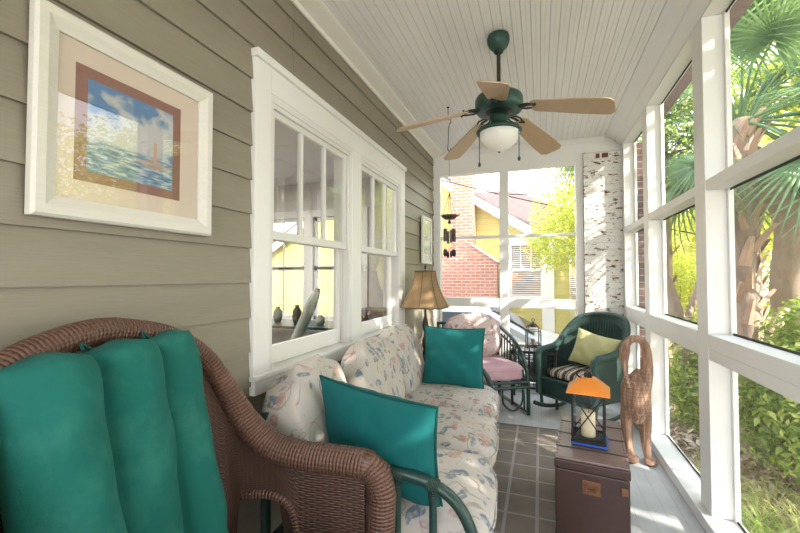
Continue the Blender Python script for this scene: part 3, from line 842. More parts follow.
def palm(loc, h, label, fronds, s=1., boots=44, r=.17):
    t = thing('palm_tree', label, 'palm tree', loc)
    b = MB(); pts = spath([(0, 0, -.05), (.05, .03, h * .4), (0, 0, h)], 6)
    b.tube(pts, [r * 1.0] * len(pts), 14); b.build('trunk', M['bark'], t)
    # criss-cross leaf boots
    bm_ = MB()
    L = .27
    bm_.add([(-.05, 0, 0), (.05, 0, 0), (.04, .05, L * .55), (-.04, .05, L * .55), (-.022, .11, L), (.022, .11, L), (0, .04, 0), (0, .085, L * .55), (0, .135, L)],
            [(0, 1, 2, 3), (3, 2, 5, 4), (6, 0, 3, 7), (1, 6, 7, 2), (7, 3, 4, 8), (2, 7, 8, 5), (4, 5, 8), (0, 6, 1)])
    proto = bm_.build('leaf_boot', M['boot'], t)
    for i in range(boots):
        o = proto if i == 0 else proto.copy()
        if i: COL.objects.link(o); o.parent = t
        a = i * 2.399 + random.uniform(-.15, .15); z = h * .18 + (h * .8) * i / boots; q = .85 * r
        o.matrix_basis = Matrix.Translation((q * math.cos(a), q * math.sin(a), z)) @ Matrix.Rotation(a - PI / 2, 4, 'Z') @ Matrix.Rotation(random.uniform(-.25, .1), 4, 'X') @ Matrix.Rotation(random.uniform(-.5, .5), 4, 'Y') @ Matrix.Scale(random.uniform(.8, 1.25), 4)
    for (yaw, pitch, sc_) in fronds:
        add_frond(t, (.08 * math.cos(yaw), .08 * math.sin(yaw), h - .05), yaw, pitch, s * sc_, random.uniform(-.5, .5))
    return t
def frond_ok(loc, yaw, pitch, sc):
    """keep every frond clear of the porch roof and screens"""
    for (dx, dy, dz) in ((1.05, 0, .05), (1.9, 0, -.4), (1.5, .7, -.2), (1.5, -.7, -.2), (1.1, .85, -.3), (1.1, -.85, -.3), (.7, .7, -.3), (.7, -.7, -.3)):
        v = Matrix.Rotation(yaw, 4, 'Z') @ Matrix.Rotation(-pitch, 4, 'Y') @ Vector((dx * sc, dy * sc, dz * sc)) + Vector(loc)
        if v.x < 1.04 and v.y < 5.42 and v.z < 3.2: return False
    return True
def crown(loc, h, n, sc, seed, fixed=(), lo=-55, hi=55):
    random.seed(seed); out = [(R(a), R(p), k_) for a, p, k_ in fixed]; top = (loc[0], loc[1], loc[2] + h)
    while len(out) < n:
        a, p, k_ = random.uniform(0, 2 * PI), R(random.uniform(lo, hi)), random.uniform(.85, 1.1)
        if frond_ok(top, a, p, sc * k_): out.append((a, p, k_))
    return out
palm((2.17, 5.5, -.6), 3.75, 'cabbage palm with shaggy boot-covered trunk close outside the right screens', crown((2.17, 5.5, -.6), 3.75, 40, 1., 5), 1., 60, .135)
palm((1.75, 7.1, -.6), 4.25, 'tall fan palm hanging its fronds before the back screens beside the brick pier', crown((1.75, 7.1, -.6), 4.25, 18, 1., 9, ((203, -16, 1.05), (188, -10, .8), (222, -14, .95))), 1.0, 30, .14)

# curved oak beyond the palm
oak = thing('oak_tree', 'old tree with curving grey trunk seen right of the cabbage palm', 'tree', (3.1, 6.4, -.6))
def L_(p): return (p[0] - 3.1, p[1] - 6.4, p[2] + .6)
branch(oak, [([L_(p) for p in ((3.15, 6.45, -.65), (3.05, 6.35, .3), (2.85, 6.1, 1.2), (2.78, 5.85, 1.9), (2.62, 5.78, 2.35), (2.35, 5.7, 2.8), (2.0, 5.7, 3.3))], (.20, .10)),
             ([L_(p) for p in ((2.72, 5.9, 1.95), (3.0, 5.6, 2.5), (3.3, 5.3, 3.1))], (.10, .05)),
             ([L_(p) for p in ((2.62, 5.8, 2.3), (2.2, 5.6, 2.35), (1.75, 5.45, 2.6))], (.06, .02)),
             ([L_(p) for p in ((2.9, 6.2, 1.0), (2.4, 5.5, .65), (2.05, 4.9, .1))], (.07, .04)),
             ([L_(p) for p in ((2.4, 5.7, 2.75), (3.0, 5.5, 2.9), (3.6, 5.2, 2.8))], (.05, .03))])
foliage(oak, M['leaf_yellow'], [(-.3, -.2, 4.5, 1.5, 1.0, .7, 5200), (1.0, -.7, 4.0, 1.2, 1.2, .8, 4200), (.3, .9, 3.4, 1.3, .9, 1.0, 4600)], .085)
# leaning trunk in the second bay
tr = thing('slender_tree', 'slender pale trunk wrapped in vines rising behind the second screen bay', 'tree', (1.9, 6.1, -.65))
branch(tr, [([(0, 0, 0), (-.10, -.08, .8), (-.25, -.1, 1.6), (-.55, -.1, 2.6), (-.7, -.1, 3.6)], (.12, .05)), ([(-.18, -.1, 1.3), (.1, .1, 2.0), (.2, .2, 2.9)], (.05, .02)), ([(.15, .05, 0), (.05, 0, 1.0), (.25, .0, 1.9)], (.04, .02))])
foliage(tr, M['leaf_mid'], [(-.5, 0, 3.6, .9, .9, .7, 2600), (-.1, -.2, .9, .35, .3, .7, 700)], .07)

def shrub(name, label, x, y, blobs, mat, size, group=None, asp=.45, stems=5):
    t = thing(name, label, 'shrub' if 'shrub' in name or 'bush' in name else 'tree', (x, y, -.62), 0, group)
    zt = max(bb[2] for bb in blobs)
    branch(t, [([(0, 0, -.02), (random.uniform(-.1, .1), random.uniform(-.1, .1), zt * .4), (random.uniform(-.3, .3), random.uniform(-.3, .3), zt * .95)], (.022, .008)) for _ in range(stems)], 'stem')
    foliage(t, mat, blobs, size, asp=asp); return t
shrub('vine_shrub', 'loose green shrub outside the second screen bay, under the slender trunk', 2.0, 5.95, [(-.1, 0, .55, .40, .45, .55, 2600), (.25, .1, 1.2, .40, .4, .5, 1800)], M['leaf_mid'], .07)
shrub('broadleaf_shrub', 'bright broadleaf shrub below the palm trunk, right of the nearest post', 2.15, 4.55, [(0, 0, .80, .45, .55, .60, 3800), (.35, .1, 1.25, .5, .5, .55, 3200)], M['leaf_mid'], .085)
shrub('hedge_bush', 'dense bush growing round the foot of the curving tree', 3.3, 4.9, [(0, 0, 1.1, .75, .8, .85, 6200), (-.1, -.6, .9, .6, .6, .7, 3600)], M['leaf_mid'], .075)
shrub('background_bush', 'tall bush behind the cabbage palm trunk', 3.7, 7.6, [(0, 0, 1.2, 1.5, 1.0, 1.2, 6600)], M['leaf_yellow'], .10)
shrub('shady_bush', 'dark tangled bush at the far right beyond the leaf litter', 4.5, 3.4, [(0, 0, 1.0, .9, 1.0, 1.0, 6200), (.2, -1.0, .9, .8, .8, .9, 3600)], M['leaf_dark'], .085)
shrub('sunny_bush', 'yellow-green bush filling the view beyond the second screen bay', 2.6, 9.0, [(0, 0, 1.1, 1.1, .9, 1.2, 7200), (-.5, .2, 2.1, .8, .7, .8, 3600)], M['leaf_yellow'], .09)
def bgtree(label, x, y, h, r, mat, n, size=.12, name='background_tree', group=None, rz=.7):
    t = thing(name, label, 'tree', (x, y, -.62), 0, group)
    branch(t, [([(0, 0, 0), (.1, .1, h * .4), (-.1, 0, h * .85)], (.16, .05)), ([(.05, .05, h * .35), (r * .5, .2, h * .7)], (.07, .03)), ([(.0, .05, h * .45), (-r * .5, .2, h * .75)], (.07, .03))])
    foliage(t, mat, [(0, 0, h * .78, r, r, r * rz, n), (r * .6, .2, h * .6, r * .6, r * .6, r * .5, n // 3), (-r * .6, -.2, h * .62, r * .6, r * .6, r * .5, n // 3)], size); return t
bgtree('sparse yellow-green tree above the roof of the yellow house', 1.05, 8.25, 4.3, 1.15, M['leaf_yellow'], 6500, .085, 'leafy_tree', None, .8)
bgtree('light green tree far behind the cabbage palm trunk', 5.3, 10.9, 5.0, 2.2, M['leaf_yellow'], 9000, .13)
bgtree('green tree far beyond the curving trunk, at the right edge', 7.4, 6.8, 5.2, 2.2, M['leaf_yellow'], 9000, .13)
bgtree('yellow-green tree beyond the second screen bay, behind the sunny bush', 3.0, 12.8, 5.2, 2.1, M['leaf_yellow'], 8000, .13)
# big trees standing sunward of the porch: their crowns dapple the sunlight
bgtree('broad green tree whose crown shades the right screens from beyond the bushes', 5.0, 1.2, 6.9, 1.9, M['leaf_mid'], 900, .26, 'shade_tree', None, .95)
bgtree('leafy tree standing outside the screens level with the wicker armchair', 4.8, -2.0, 6.6, 2.2, M['leaf_mid'], 6500, .27, 'shade_tree', None, 1.)
bgtree('leafy tree standing outside the screens well behind the wicker armchair', 4.6, -4.7, 6.6, 2.4, M['leaf_mid'], 14000, .18, 'shade_tree', None, 1.)

def clump(label, x, y, n, L, mat, group):
    t = thing('grass_clump', label, 'grass', (x, y, -.62), 0, group)
    b = MB()
    for i in range(n):
        a = random.uniform(0, 2 * PI); l = L * random.uniform(.6, 1.2); o = random.uniform(.02, .14); w = .006
        c = Vector((math.cos(a), math.sin(a), 0)); s_ = Vector((-math.sin(a), math.cos(a), 0)); row = []
        for j in range(5):
            t_ = j / 4; p = c * (o + l * .75 * t_ ** 1.4) + Vector((0, 0, l * (t_ - .55 * t_ * t_)))
            row += [p + s_ * w * (1 - t_ * .85), p - s_ * w * (1 - t_ * .85)]
        b.add(row, [(2 * j, 2 * j + 1, 2 * j + 3, 2 * j + 2) for j in range(4)])
    b.build('blades', mat, t)
for i in range(26):
    x = 1.35 + random.random() * 1.9; y = 2.6 + random.random() * 1.7
    clump('arching strappy grass clump in the leaf litter outside the right screens', x, y, 70, random.uniform(.35, .6), M['dry'] if i % 2 else M['leaf_mid'], 'strappy grass clumps outside the right screens')

# fallen leaves: nobody could count them
n_ = 9000
px_ = rng.uniform(1.35, 4.6, n_); py_ = rng.uniform(1.5, 7.0, n_)
pz_ = np.array([gz(a, c_) for a, c_ in zip(px_, py_)]) + rng.uniform(.02, .07, n_)
nn_ = rng.normal(size=(n_, 3)) * .5 + [0, 0, 1]; nn_ /= np.linalg.norm(nn_, axis=1)[:, None]
me_ = leaf_mesh('fallen_leaves', np.stack([px_, py_, pz_], 1), nn_, .10, .5); me_.materials.append(M['litter'])
fl_ = bpy.data.objects.new('fallen_leaves', me_); COL.objects.link(fl_); tag(fl_, 'tan fallen leaves scattered over the ground outside the right screens', 'leaves', None, 'stuff')
# ================================================================== furniture
def spow(a, e): return math.copysign(abs(a) ** e, a)
def puff(mb, c, L, e1=.4, e2=.35, rot=None, nu=28, nv=18, wob=.006, seed=0.):
    """soft box cushion (superellipsoid), L = full sizes"""
    rot = rot or Matrix.Identity(3)
    def fn(u, v):
        a = -PI + 2 * PI * u; p = -PI / 2 + PI * v
        x = spow(math.cos(p), e1) * spow(math.cos(a), e2); y = spow(math.cos(p), e1) * spow(math.sin(a), e2); z = spow(math.sin(p), e1)
        z *= 1 + .10 * (1 - x * x) * (1 - y * y)
        w = wob * (math.sin(9 * x + seed) * math.cos(7 * y + seed * 2) + .6 * math.sin(15 * y + 5 * z + seed))
        P_ = Vector((x * L[0] / 2 + w, y * L[1] / 2 + w * .5, z * L[2] / 2 + w))
        return tuple(rot @ P_ + Vector(c))
    return mb.grid(fn, nu, nv)
def pillow_parts(parent, w, h, t, mat, pipe, M4, pinch=.07, crease=.004, seed=0.):
    """throw pillow: x width, z height, y thickness; M4 places it in the parent's frame"""
    def outline(u, v):
        return (w / 2 * u * (1 - pinch * (1 - v * v)), h / 2 * v * (1 - pinch * (1 - u * u)))
    b = MB()
    for sgn in (-1, 1):
        def fn(a, c):
            # denser near the edges
            u = math.sin((a - .5) * PI); v = math.sin((c - .5) * PI)
            x, z = outline(u, v)
            T = t / 2 * (max(0, 1 - u * u) * max(0, 1 - v * v)) ** .46
            T += crease * math.sin(6 * u + 4 * v + seed) * (1 - u * u) * (1 - v * v) * 2
            T += .010 * math.sin(14 * u + 3 * v + seed) * max(0, abs(v) - .45) * (1 - v * v) * (1 - u * u) * 6 + .008 * math.sin(13 * v + 2 * u + seed) * max(0, abs(u) - .5) * (1 - u * u) * (1 - v * v) * 6 + .004 * math.sin(9 * (u + v) + seed * 3) * (1 - u * u) * (1 - v * v)
            return tuple(M4 @ Vector((x, sgn * T, z)))
        b.grid(fn, 22, 22)
    o = b.build('cover', mat, parent, weld=True)
    if pipe:
        pts = []
        n = 16
        for side in range(4):
            for i in range(n):
                q = -1 + 2 * i / n
                u, v = [(q, -1), (1, q), (-q, 1), (-1, -q)][side]
                x, z = outline(u, v)
                pts.append(M4 @ Vector((x * 1.008, 0, z * 1.008)))
        p = MB(); p.tube(pts, .0055, 7, closed=True); p.build('piping', pipe, parent)
    return o

# ------------------------------------------------------------------ wicker armchair, brown
def wicker_shell(parent, keys, zb, lean, mat, rimmat, rim_r, front, thick=.018, rows=26, nseg=10, face='x', rimn=12):
    """U-shaped woven shell. keys: (x,y,ztop) for the whole U, front end to front end"""
    P_ = spath(keys, nseg); N = len(P_)
    b = MB()
    def fn(u, v):
        p = P_[min(N - 1, int(round(u * (N - 1))))]
        z0 = zb(p); z = z0 + (p.z - z0) * v
        q = lean(p, z); return (q[0], q[1], z)
    b.grid(fn, N - 1, rows)
    sh = b.build('woven_shell', mat, parent, solid=thick, off=0.)
    r = MB(); pts = front[0] + [Vector(p) for p in P_] + front[1]
    rr = [rim_r(p) for p in pts]
    r.tube(pts, rr, rimn)
    r.build('rolled_rim', rimmat, parent)
    return sh
ch = thing('wicker_armchair', 'brown wicker armchair with tall teal channelled cushion against the taupe siding', 'chair', (-.71, .81, 0), R(12))
half = [(.225, .395, .705), (.14, .40, .71), (.0, .405, .715), (-.12, .41, .74), (-.22, .41, .82), (-.30, .395, .95), (-.365, .35, 1.07), (-.41, .24, 1.15), (-.43, .12, 1.185)]
keys = [(x, -y, z) for x, y, z in half] + [(-.435, 0, 1.20)] + [(x, y, z) for x, y, z in half[::-1]]
def zb(p):
    if p.x > -.02: a = 0.
    elif p.x > -.10: a = sm((-.02 - p.x) / .08)
    elif p.x > -.27: a = 1.
    else: a = max(0, 1 - .45 * sm((-.27 - p.x) / .08))
    return .12 + .45 * a if p.x > -.27 else .57 - .22 * sm((-.27 - p.x) / .08)
def lean(p, z):
    k_ = sm((-.10 - p.x) / .25) * max(0, (p.z - z)) / .8
    return (p.x + .13 * k_, p.y * (1 - .10 * k_))
fr_ = lambda s: [Vector((.262, s * .40, .05)), Vector((.265, s * .40, .25)), Vector((.275, s * .40, .45)), Vector((.282, s * .402, .60)), Vector((.265, s * .402, .672))]
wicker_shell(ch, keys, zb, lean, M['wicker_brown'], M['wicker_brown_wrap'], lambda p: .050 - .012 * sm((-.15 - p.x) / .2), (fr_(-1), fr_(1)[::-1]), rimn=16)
for s in (-1, 1):
    b = MB(); b.tube([(.26, s * .40, .0), (.26, s * .40, .14)], .026, 10); b.build('leg', M['wicker_brown_wrap'], ch)
    b = MB(); b.tube([(-.30, s * .37, .0), (-.30, s * .37, .60)], .022, 10); b.build('leg', M['wicker_brown_wrap'], ch)
    b = MB(); b.tube(spath([(-.015, s * .405, .12), (-.02, s * .405, .40), (-.05, s * .405, .53), (-.13, s * .405, .57), (-.25, s * .40, .56)], 6), .017, 9); b.build('arch_trim', M['wicker_brown_wrap'], ch)
b = MB(); b.box(-.30, .24, -.37, .37, .33, .365); b.build('seat', M['wicker_brown'], ch, bevel=.01)
b = MB(); b.grid(lambda u, v: (.245, -.37 + .74 * u, .14 + .2 * v), 10, 4); b.build('apron', M['wicker_brown'], ch, solid=.015)
# three-channel cushion
cl = spath([(-.372, 0, 1.165), (-.345, 0, 1.02), (-.305, 0, .82), (-.265, 0, .62), (-.235, 0, .49), (-.18, 0, .42), (-.05, 0, .40), (.10, 0, .40), (.24, 0, .395)], 8)
NC = len(cl)
def cush(front):
    def fn(u, v):
        i = min(NC - 1, int(round(u * (NC - 1)))); p = cl[i]
        t_ = (cl[min(NC - 1, i + 1)] - cl[max(0, i - 1)]).normalized(); n_ = Vector((-t_.z, 0, t_.x))
        if n_.x < 0 and n_.z < 0: n_ = -n_
        if n_.x < 0 and i < NC * .6: n_ = -n_
        yy = (v - .5) * 2
        w_ = .288 + .012 * math.sin(u * 9)
        endr = max(0, 1 - abs(2 * u - 1) ** 26) ** .5
        edge = max(0, 1 - abs(yy) ** 7) ** .5
        ph = 3 * v
        chn = abs(math.sin(PI * ph)) ** .42
        if front:
            T = (.006 + .105 * chn * (.82 + .18 * math.sin(5 * u + 2.1 * math.floor(min(ph, 2.99))))) * endr * (edge * .5 + .5 * edge)
            T += .006 * math.sin(23 * u + 3 * math.floor(min(ph, 2.99))) * chn * edge * endr + .004 * math.sin(48 * u + 17 * v) * chn * edge * endr
        else: T = -.018 * edge * endr
        q = p + n_ * T
        z = q.z + (.018 * math.sin(PI * ph) ** 2 if u < .5 else 0) * max(0, 1 - u * 8)
        return (q.x, yy * w_, z)
    return fn
b = MB(); b.grid(cush(True), NC - 1, 54); b.grid(cush(False), NC - 1, 54)
o = b.build('cushion', M['teal_worn'], ch, weld=True); lab(o, 'faded teal three-channel back cushion')
b = MB(); pts = [Vector((p.x, .292, p.z)) for p in cl][::-1] + [Vector((cl[0].x, (v_ - .5) * -2 * .29, cl[0].z - .012 + .018 * math.sin(PI * 3 * v_) ** 2)) for v_ in [i / 24 for i in range(25)]] + [Vector((p.x, -.292, p.z)) for p in cl]
b.tube(pts, .0065, 7); b.build('piping', M['teal_pipe'], o)
for yy in (-.095, .095):
    b = MB(); b.tube(spath([(-.37, yy, 1.17), (-.385, yy + .01, 1.185), (-.375, yy + .03, 1.165)], 4), .004, 6); b.build('tie', M['teal_pipe'], o)
# stray cane ends sticking up from the back
b = MB()
for (y0, dy, dz) in ((.02, .06, .012),):
    b.tube([(-.44, y0, 1.215), (-.45, y0 + dy * .5, 1.22 + dz * .6), (-.45, y0 + dy, 1.22 + dz)], .0022, 5)
b.build('loose_cane', M['wicker_brown'], ch)

# ------------------------------------------------------------------ sofa
sf = thing('rattan_sofa', 'three-seat sofa in faded floral cushions on dark green rattan frame under the windows', 'sofa', (-.82, 2.37, 0), R(5))
rg = M['rattan_green']
for s in (-1, 1):
    y = s * 1.01
    arch = spath([(-.33, y, .66), (-.2, y, .63), (.10, y, .625), (.25, y, .618), (.36, y, .595), (.445, y, .54), (.50, y, .44), (.525, y, .30), (.53, y, .15), (.53, y, .0)], 6)
    b = MB(); b.tube(arch, .022, 12); am = b.build('arm', rg, sf)
    for x, z in ((-.20, .63), (.02, .625), (.225, .618), (.36, .593)):
        b = MB(); b.tube([(x, y, .16), (x, y, z - .01)], .015, 10); b.build('spindle', rg, am)
    for x, z in ((.225, .615), (.36, .595)):
        b = MB(); b.tube([(x - .022, y, z + .003), (x + .022, y, z - .006)], .025, 12); b.tube([(x, y, z - .05), (x, y, z - .015)], .018, 10); b.build('binding', M['rattan_wrap'], am)
    b = MB(); b.tube([(-.33, y, .16), (.53, y, .16)], .017, 10); b.tube([(-.33, y, .26), (.525, y, .26)], .017, 10); b.build('side_rail', rg, sf)
    b = MB(); b.tube([(-.33, y, 0), (-.33, y, .80)], .021, 10); b.build('leg', rg, sf)
for nm, x, z in (('front_rail', .49, .25), ('front_rail', .49, .14), ('back_rail', -.33, .25), ('back_rail', -.33, .78)):
    b = MB(); b.tube([(x, -1.01, z), (x, 1.01, z)], .02, 12); b.build(nm, rg, sf)
b = MB(); b.box(-.33, .48, -.98, .98, .245, .262); b.build('seat_platform', rg, sf)
for i, yc in enumerate((-.655, 0, .655)):
    b = MB(); puff(b, (.165, yc, .365), (.82, .672, .215), .56, .42, seed=i * 2.1, nu=36, nv=22, wob=.005); o = b.build('seat_cushion', M['floral'], sf, weld=True)
    zp = .372
    p = MB(); pts = []
    for k_ in range(64):
        a = 2 * PI * k_ / 64; pts.append((.165 + spow(math.cos(a), .42) * .412, yc + spow(math.sin(a), .42) * .336, zp + .012))
    p.tube(pts, .005, 6, closed=True); p.build('seam', M['floral'], o)
for i, (yc, tz, dx) in enumerate(((-.70, 6, -.07), (.0, 0, 0), (.66, -2, 0))):
    rot = Matrix.Rotation(R(tz), 3, 'Z') @ Matrix.Rotation(R(-17), 3, 'Y')
    b = MB(); puff(b, (-.195 + dx, yc, .675), (.235, .66, .50), .62, .45, rot, nu=36, nv=24, wob=.008, seed=3 + i * 1.7); o = b.build('back_cushion', M['floral'], sf, weld=True)
    pts = []
    for k_ in range(64):
        a = 2 * PI * k_ / 64; v = rot @ Vector((.035, spow(math.cos(a), .5) * .315, spow(math.sin(a), .5) * .243)); pts.append(Vector((-.195 + dx, yc, .675)) + v)
    p = MB(); p.tube(pts, .0055, 6, closed=True); p.build('seam', M['floral'], o)

def throw(label, loc, w, h, t, mat, pipe, yaw, tilt, roll, seed=0, group=None):
    o = thing('throw_pillow', label, 'pillow', loc, R(yaw), group)
    M4 = Matrix.Translation((0, 0, 0)) @ Matrix.Rotation(R(tilt), 4, 'X') @ Matrix.Rotation(R(roll), 4, 'Y')
    pillow_parts(o, w, h, t, mat, pipe, M4, seed=seed); return o
throw('teal throw pillow leaning on the near arm of the sofa, beside the brown wicker chair', (-.635, 1.505, .675), .56, .46, .21, M['teal'], M['teal_pipe'], -12, 15, 4.5, 1.)
throw('teal throw pillow standing on the far end of the sofa, in front of the lamp', (-.675, 3.17, .695), .50, .48, .19, M['teal'], M['teal_pipe'], 0, -10, 0, 2.6)

# ------------------------------------------------------------------ lamp and its little table
t = thing('side_table', 'small dark round table under the lamp behind the sofa', 'table', (-1.04, 3.62, 0))
b = MB(); b.lathe([(0, .50), (.17, .50), (.175, .51), (.17, .525), (0, .525)], 32); b.build('tabletop', M['dark_wood'], t)
for a in (45, 135, 225, 315):
    b = MB(); b.tube([(.10 * math.cos(R(a)), .10 * math.sin(R(a)), .50), (.14 * math.cos(R(a)), .14 * math.sin(R(a)), 0)], .012, 8); b.build('leg', M['dark_wood'], t)
lp = thing('table_lamp', 'table lamp with tan bell shade on dark turned stem beyond the sofa', 'lamp', (-1.04, 3.62, .526))
b = MB(); b.lathe([(0, 0), (.075, 0), (.08, .015), (.05, .03), (.022, .05), (.028, .09), (.018, .13), (.03, .17), (.03, .22), (.016, .26), (.013, .30), (.026, .33), (.03, .37), (.02, .42), (.011, .46), (.010, .54), (0, .54)], 16); b.build('stem', M['bronze'], lp)
b = MB()
def shf(u, v):
    a = 2 * PI * u; r_ = .098 + .115 * (1 - v) ** 1.7 + .006 * (1 - v)
    sq = 1 / (abs(math.cos(a)) ** 3.2 + abs(math.sin(a)) ** 3.2) ** (1 / 3.2)
    return (r_ * math.cos(a) * sq, r_ * math.sin(a) * sq, .535 + .345 * v)
b.grid(shf, 48, 12); sh = b.build('lamp_shade', M['shade'], lp, weld=True, solid=.003)
b = MB()
for v in (0., 1.): b.tube([shf(i / 48, v) for i in range(48)], .004, 6, closed=True)
for u in (.0, .125, .25, .375, .5, .625, .75, .875): b.tube([shf(u, j / 12) for j in range(13)], .0022, 5)
b.build('shade_trim', M['bronze'], sh)
b = MB(); b.tube([(0, 0, .54), (0, 0, .90)], .005, 6); b.lathe([(0, .90), (.012, .905), (.008, .92), (.012, .93), (0, .945)], 10); b.box(-.10, .10, -.003, .003, .876, .882); b.box(-.003, .003, -.10, .10, .876, .882); b.build('finial', M['bronze'], lp)
b = MB(); b.lathe([(0, .56), (.02, .57), (.032, .62), (.03, .66), (.012, .70), (0, .70)], 14); b.build('bulb', M['opal'], lp)

# ------------------------------------------------------------------ pink-cushioned rattan chair
pc = thing('rattan_armchair', 'dark green rattan armchair with mauve seat and pale floral back cushion, behind the lamp pillow', 'chair', (-.60, 4.17, 0), R(30))
for s in (-1, 1):
    x = s * .36
    arm = spath([(x * .96, .34, .80), (x, .2, .755), (x, .04, .71), (x, -.12, .64), (x, -.25, .53), (x, -.325, .38), (x, -.34, .22), (x, -.34, .0)], 6)
    b = MB(); b.tube(arm, .019, 12); a_ = b.build('arm', rg, pc)
    inner = spath([(x * .98, .30, .70), (x, .12, .66), (x, -.08, .58), (x, -.2, .48), (x, -.27, .36)], 5)
    b = MB(); b.tube(inner, .011, 8); b.build('inner_rail', rg, a_)
    for k_ in range(8):
        yy = .26 - .068 * k_; zt = .74 - .55 * max(0, (.2 - yy)) ** 1.7
        b = MB(); b.tube([(x, yy, .33), (x, yy - .012, zt - .03)], .008, 7); b.build('spindle', rg, a_)
    b = MB(); b.tube([(x, .32, .32), (x, -.34, .32)], .016, 10); b.tube([(x, .32, .27), (x, -.34, .27)], .012, 10); b.tube([(x, .32, .02), (x, -.34, .02)], .014, 10); b.build('side_rail', rg, pc)
    b = MB(); b.tube(spath([(x, -.26, .02), (x, -.25, .18), (x, -.19, .26), (x, -.08, .27), (x, 0, .22), (x, .02, .02)], 5), .010, 8); b.build('loop', rg, pc)
    b = MB(); b.tube([(x, .32, 0), (x * .97, .37, .84)], .019, 10); b.build('leg', rg, pc)
b = MB()
for yy, z in ((-.34, .32), (-.34, .27), (.35, .32), (.37, .62), (.375, .83)): b.tube([(-.36, yy, z), (.36, yy, z)], .016, 10)
b.build('cross_rail', rg, pc)
b = MB()
for k_ in range(9): b.tube([(-.30 + .075 * k_, .352, .32), (-.30 + .075 * k_, .375, .82)], .008, 6)
b.build('back_spindle', rg, pc)
b = MB(); b.tube(spath([(-.30, -.34, .27), (-.29, -.34, .12), (-.2, -.34, .05), (-.1, -.34, .12), (-.09, -.34, .27)], 5), .01, 8); b.tube(spath([(.30, -.34, .27), (.29, -.34, .12), (.2, -.34, .05), (.1, -.34, .12), (.09, -.34, .27)], 5), .01, 8); b.build('loop', rg, pc)
b = MB(); puff(b, (0, -.05, .41), (.66, .62, .165), .35, .25, seed=5.); o = lab(b.build('seat_cushion', M['pink'], pc, weld=True), 'mauve pink seat cushion')
p = MB(); p.tube([(spow(math.cos(2 * PI * k_ / 64), .25) * .332, -.05 + spow(math.sin(2 * PI * k_ / 64), .25) * .312, .445) for k_ in range(64)], .005, 6, closed=True); p.build('piping', M['pink'], o)
b = MB(); puff(b, (0, .22, .69), (.63, .20, .46), .6, .4, Matrix.Rotation(R(-10), 3, 'X'), seed=8., wob=.01); lab(b.build('back_cushion', M['floral_pink'], pc, weld=True), 'pale pink floral back cushion')

# ------------------------------------------------------------------ lattice table with lantern
lt = thing('lattice_table', 'dark wicker lattice table with glass top between the two green chairs', 'table', (-.07, 4.50, 0))
b = MB(); b.box(-.235, .235, -.20, .20, .578, .586); b.build('glass_top', M['clear'], lt)
b = MB()
for (x0, x1, y0, y1) in ((-.24, .24, -.205, -.19), (-.24, .24, .19, .205), (-.24, -.225, -.19, .19), (.225, .24, -.19, .19)): b.box(x0, x1, y0, y1, .55, .577)
for (x0, x1, y0, y1) in ((-.22, .22, -.185, -.175), (-.22, .22, .175, .185), (-.22, -.21, -.175, .175), (.21, .22, -.175, .175)): b.box(x0, x1, y0, y1, .18, .20)
b.build('frame', M['wicker_dark'], lt)
for sx in (-1, 1):
    for sy in (-1, 1):
        b = MB(); b.tube([(sx * .22, sy * .18, 0), (sx * .22, sy * .18, .55)], .014, 10); b.build('leg', M['wicker_dark'], lt)
for y in (-.18, .18):
    b = MB()
    for k_ in range(9):
        x = -.20 + .05 * k_
        b.tube([(x, y, .19), (x, y, .55)], .006, 6)
        b.tube([(-.22, y + .004, .19 + .045 * k_), (.22, y + .004, .19 + .045 * k_)], .005, 6)
    for k_ in range(5):
        b.tube([(-.20 + .09 * k_, y - .005, .30 + .03 * math.sin(9 * th)) if False else (-.17 + .085 * k_ + .03 * math.cos(th * PI / 6), y - .005, .37 + .06 * math.sin(th * PI / 6)) for th in range(12)], .005, 6, closed=True)
    b.build('lattice_panel', M['wicker_dark'], lt)
for x in (-.22, .22):
    b = MB()
    for k_ in range(8): b.tube([(x, -.17 + .048 * k_, .19), (x, -.17 + .048 * k_, .55)], .006, 6); b.tube([(x, -.18, .19 + .045 * k_), (x, .18, .19 + .045 * k_)], .005, 6)
    b.build('lattice_panel', M['wicker_dark'], lt)
l2 = thing('candle_lantern', 'small bronze lantern with domed top standing on the glass-topped lattice table', 'lantern', (-.075, 4.47, .5875), R(10))
b = MB()
b.box(-.075, .075, -.075, .075, .012, .024)
for sx in (-1, 1):
    for sy in (-1, 1):
        b.tube([(sx * .068, sy * .068, .0), (sx * .068, sy * .068, .19)], .005, 8); b.lathe([(0, 0), (.010, .003), (.008, .014), (0, .016)], 8, (sx * .068, sy * .068, 0))
        b.tube(spath([(sx * .068, sy * .068, .19), (sx * .055, sy * .055, .222), (sx * .03, sy * .03, .245), (0, 0, .262)], 5), .004, 6)
for z in (.035, .185):
    for sx in (-1, 1): b.tube([(sx * .068, -.068, z), (sx * .068, .068, z)], .004, 6); b.tube([(-.068, sx * .068, z), (.068, sx * .068, z)], .004, 6)
b.build('frame', M['bronze'], l2)
b = MB(); b.lathe([(.055, .225), (.045, .245), (.025, .262), (.008, .275), (0, .28)], 4); b.build('roof', M['bronze'], l2, solid=.002)
b = MB(); b.tube([(.016 * math.cos(2 * PI * k_ / 16), 0, .297 + .016 * math.sin(2 * PI * k_ / 16)) for k_ in range(16)], .003, 6, closed=True); b.build('ring', M['bronze'], l2)
b = MB()
for s in (-1, 1): b.box(-.066, .066, s * .066 - .001, s * .066 + .001, .04, .182); b.box(s * .066 - .001, s * .066 + .001, -.066, .066, .04, .182)
b.build('pane', M['clear'], l2)
c = thing('pillar_candle', 'pale grey pillar candle inside the small bronze lantern', 'candle', (-.068, 4.48, .6125))
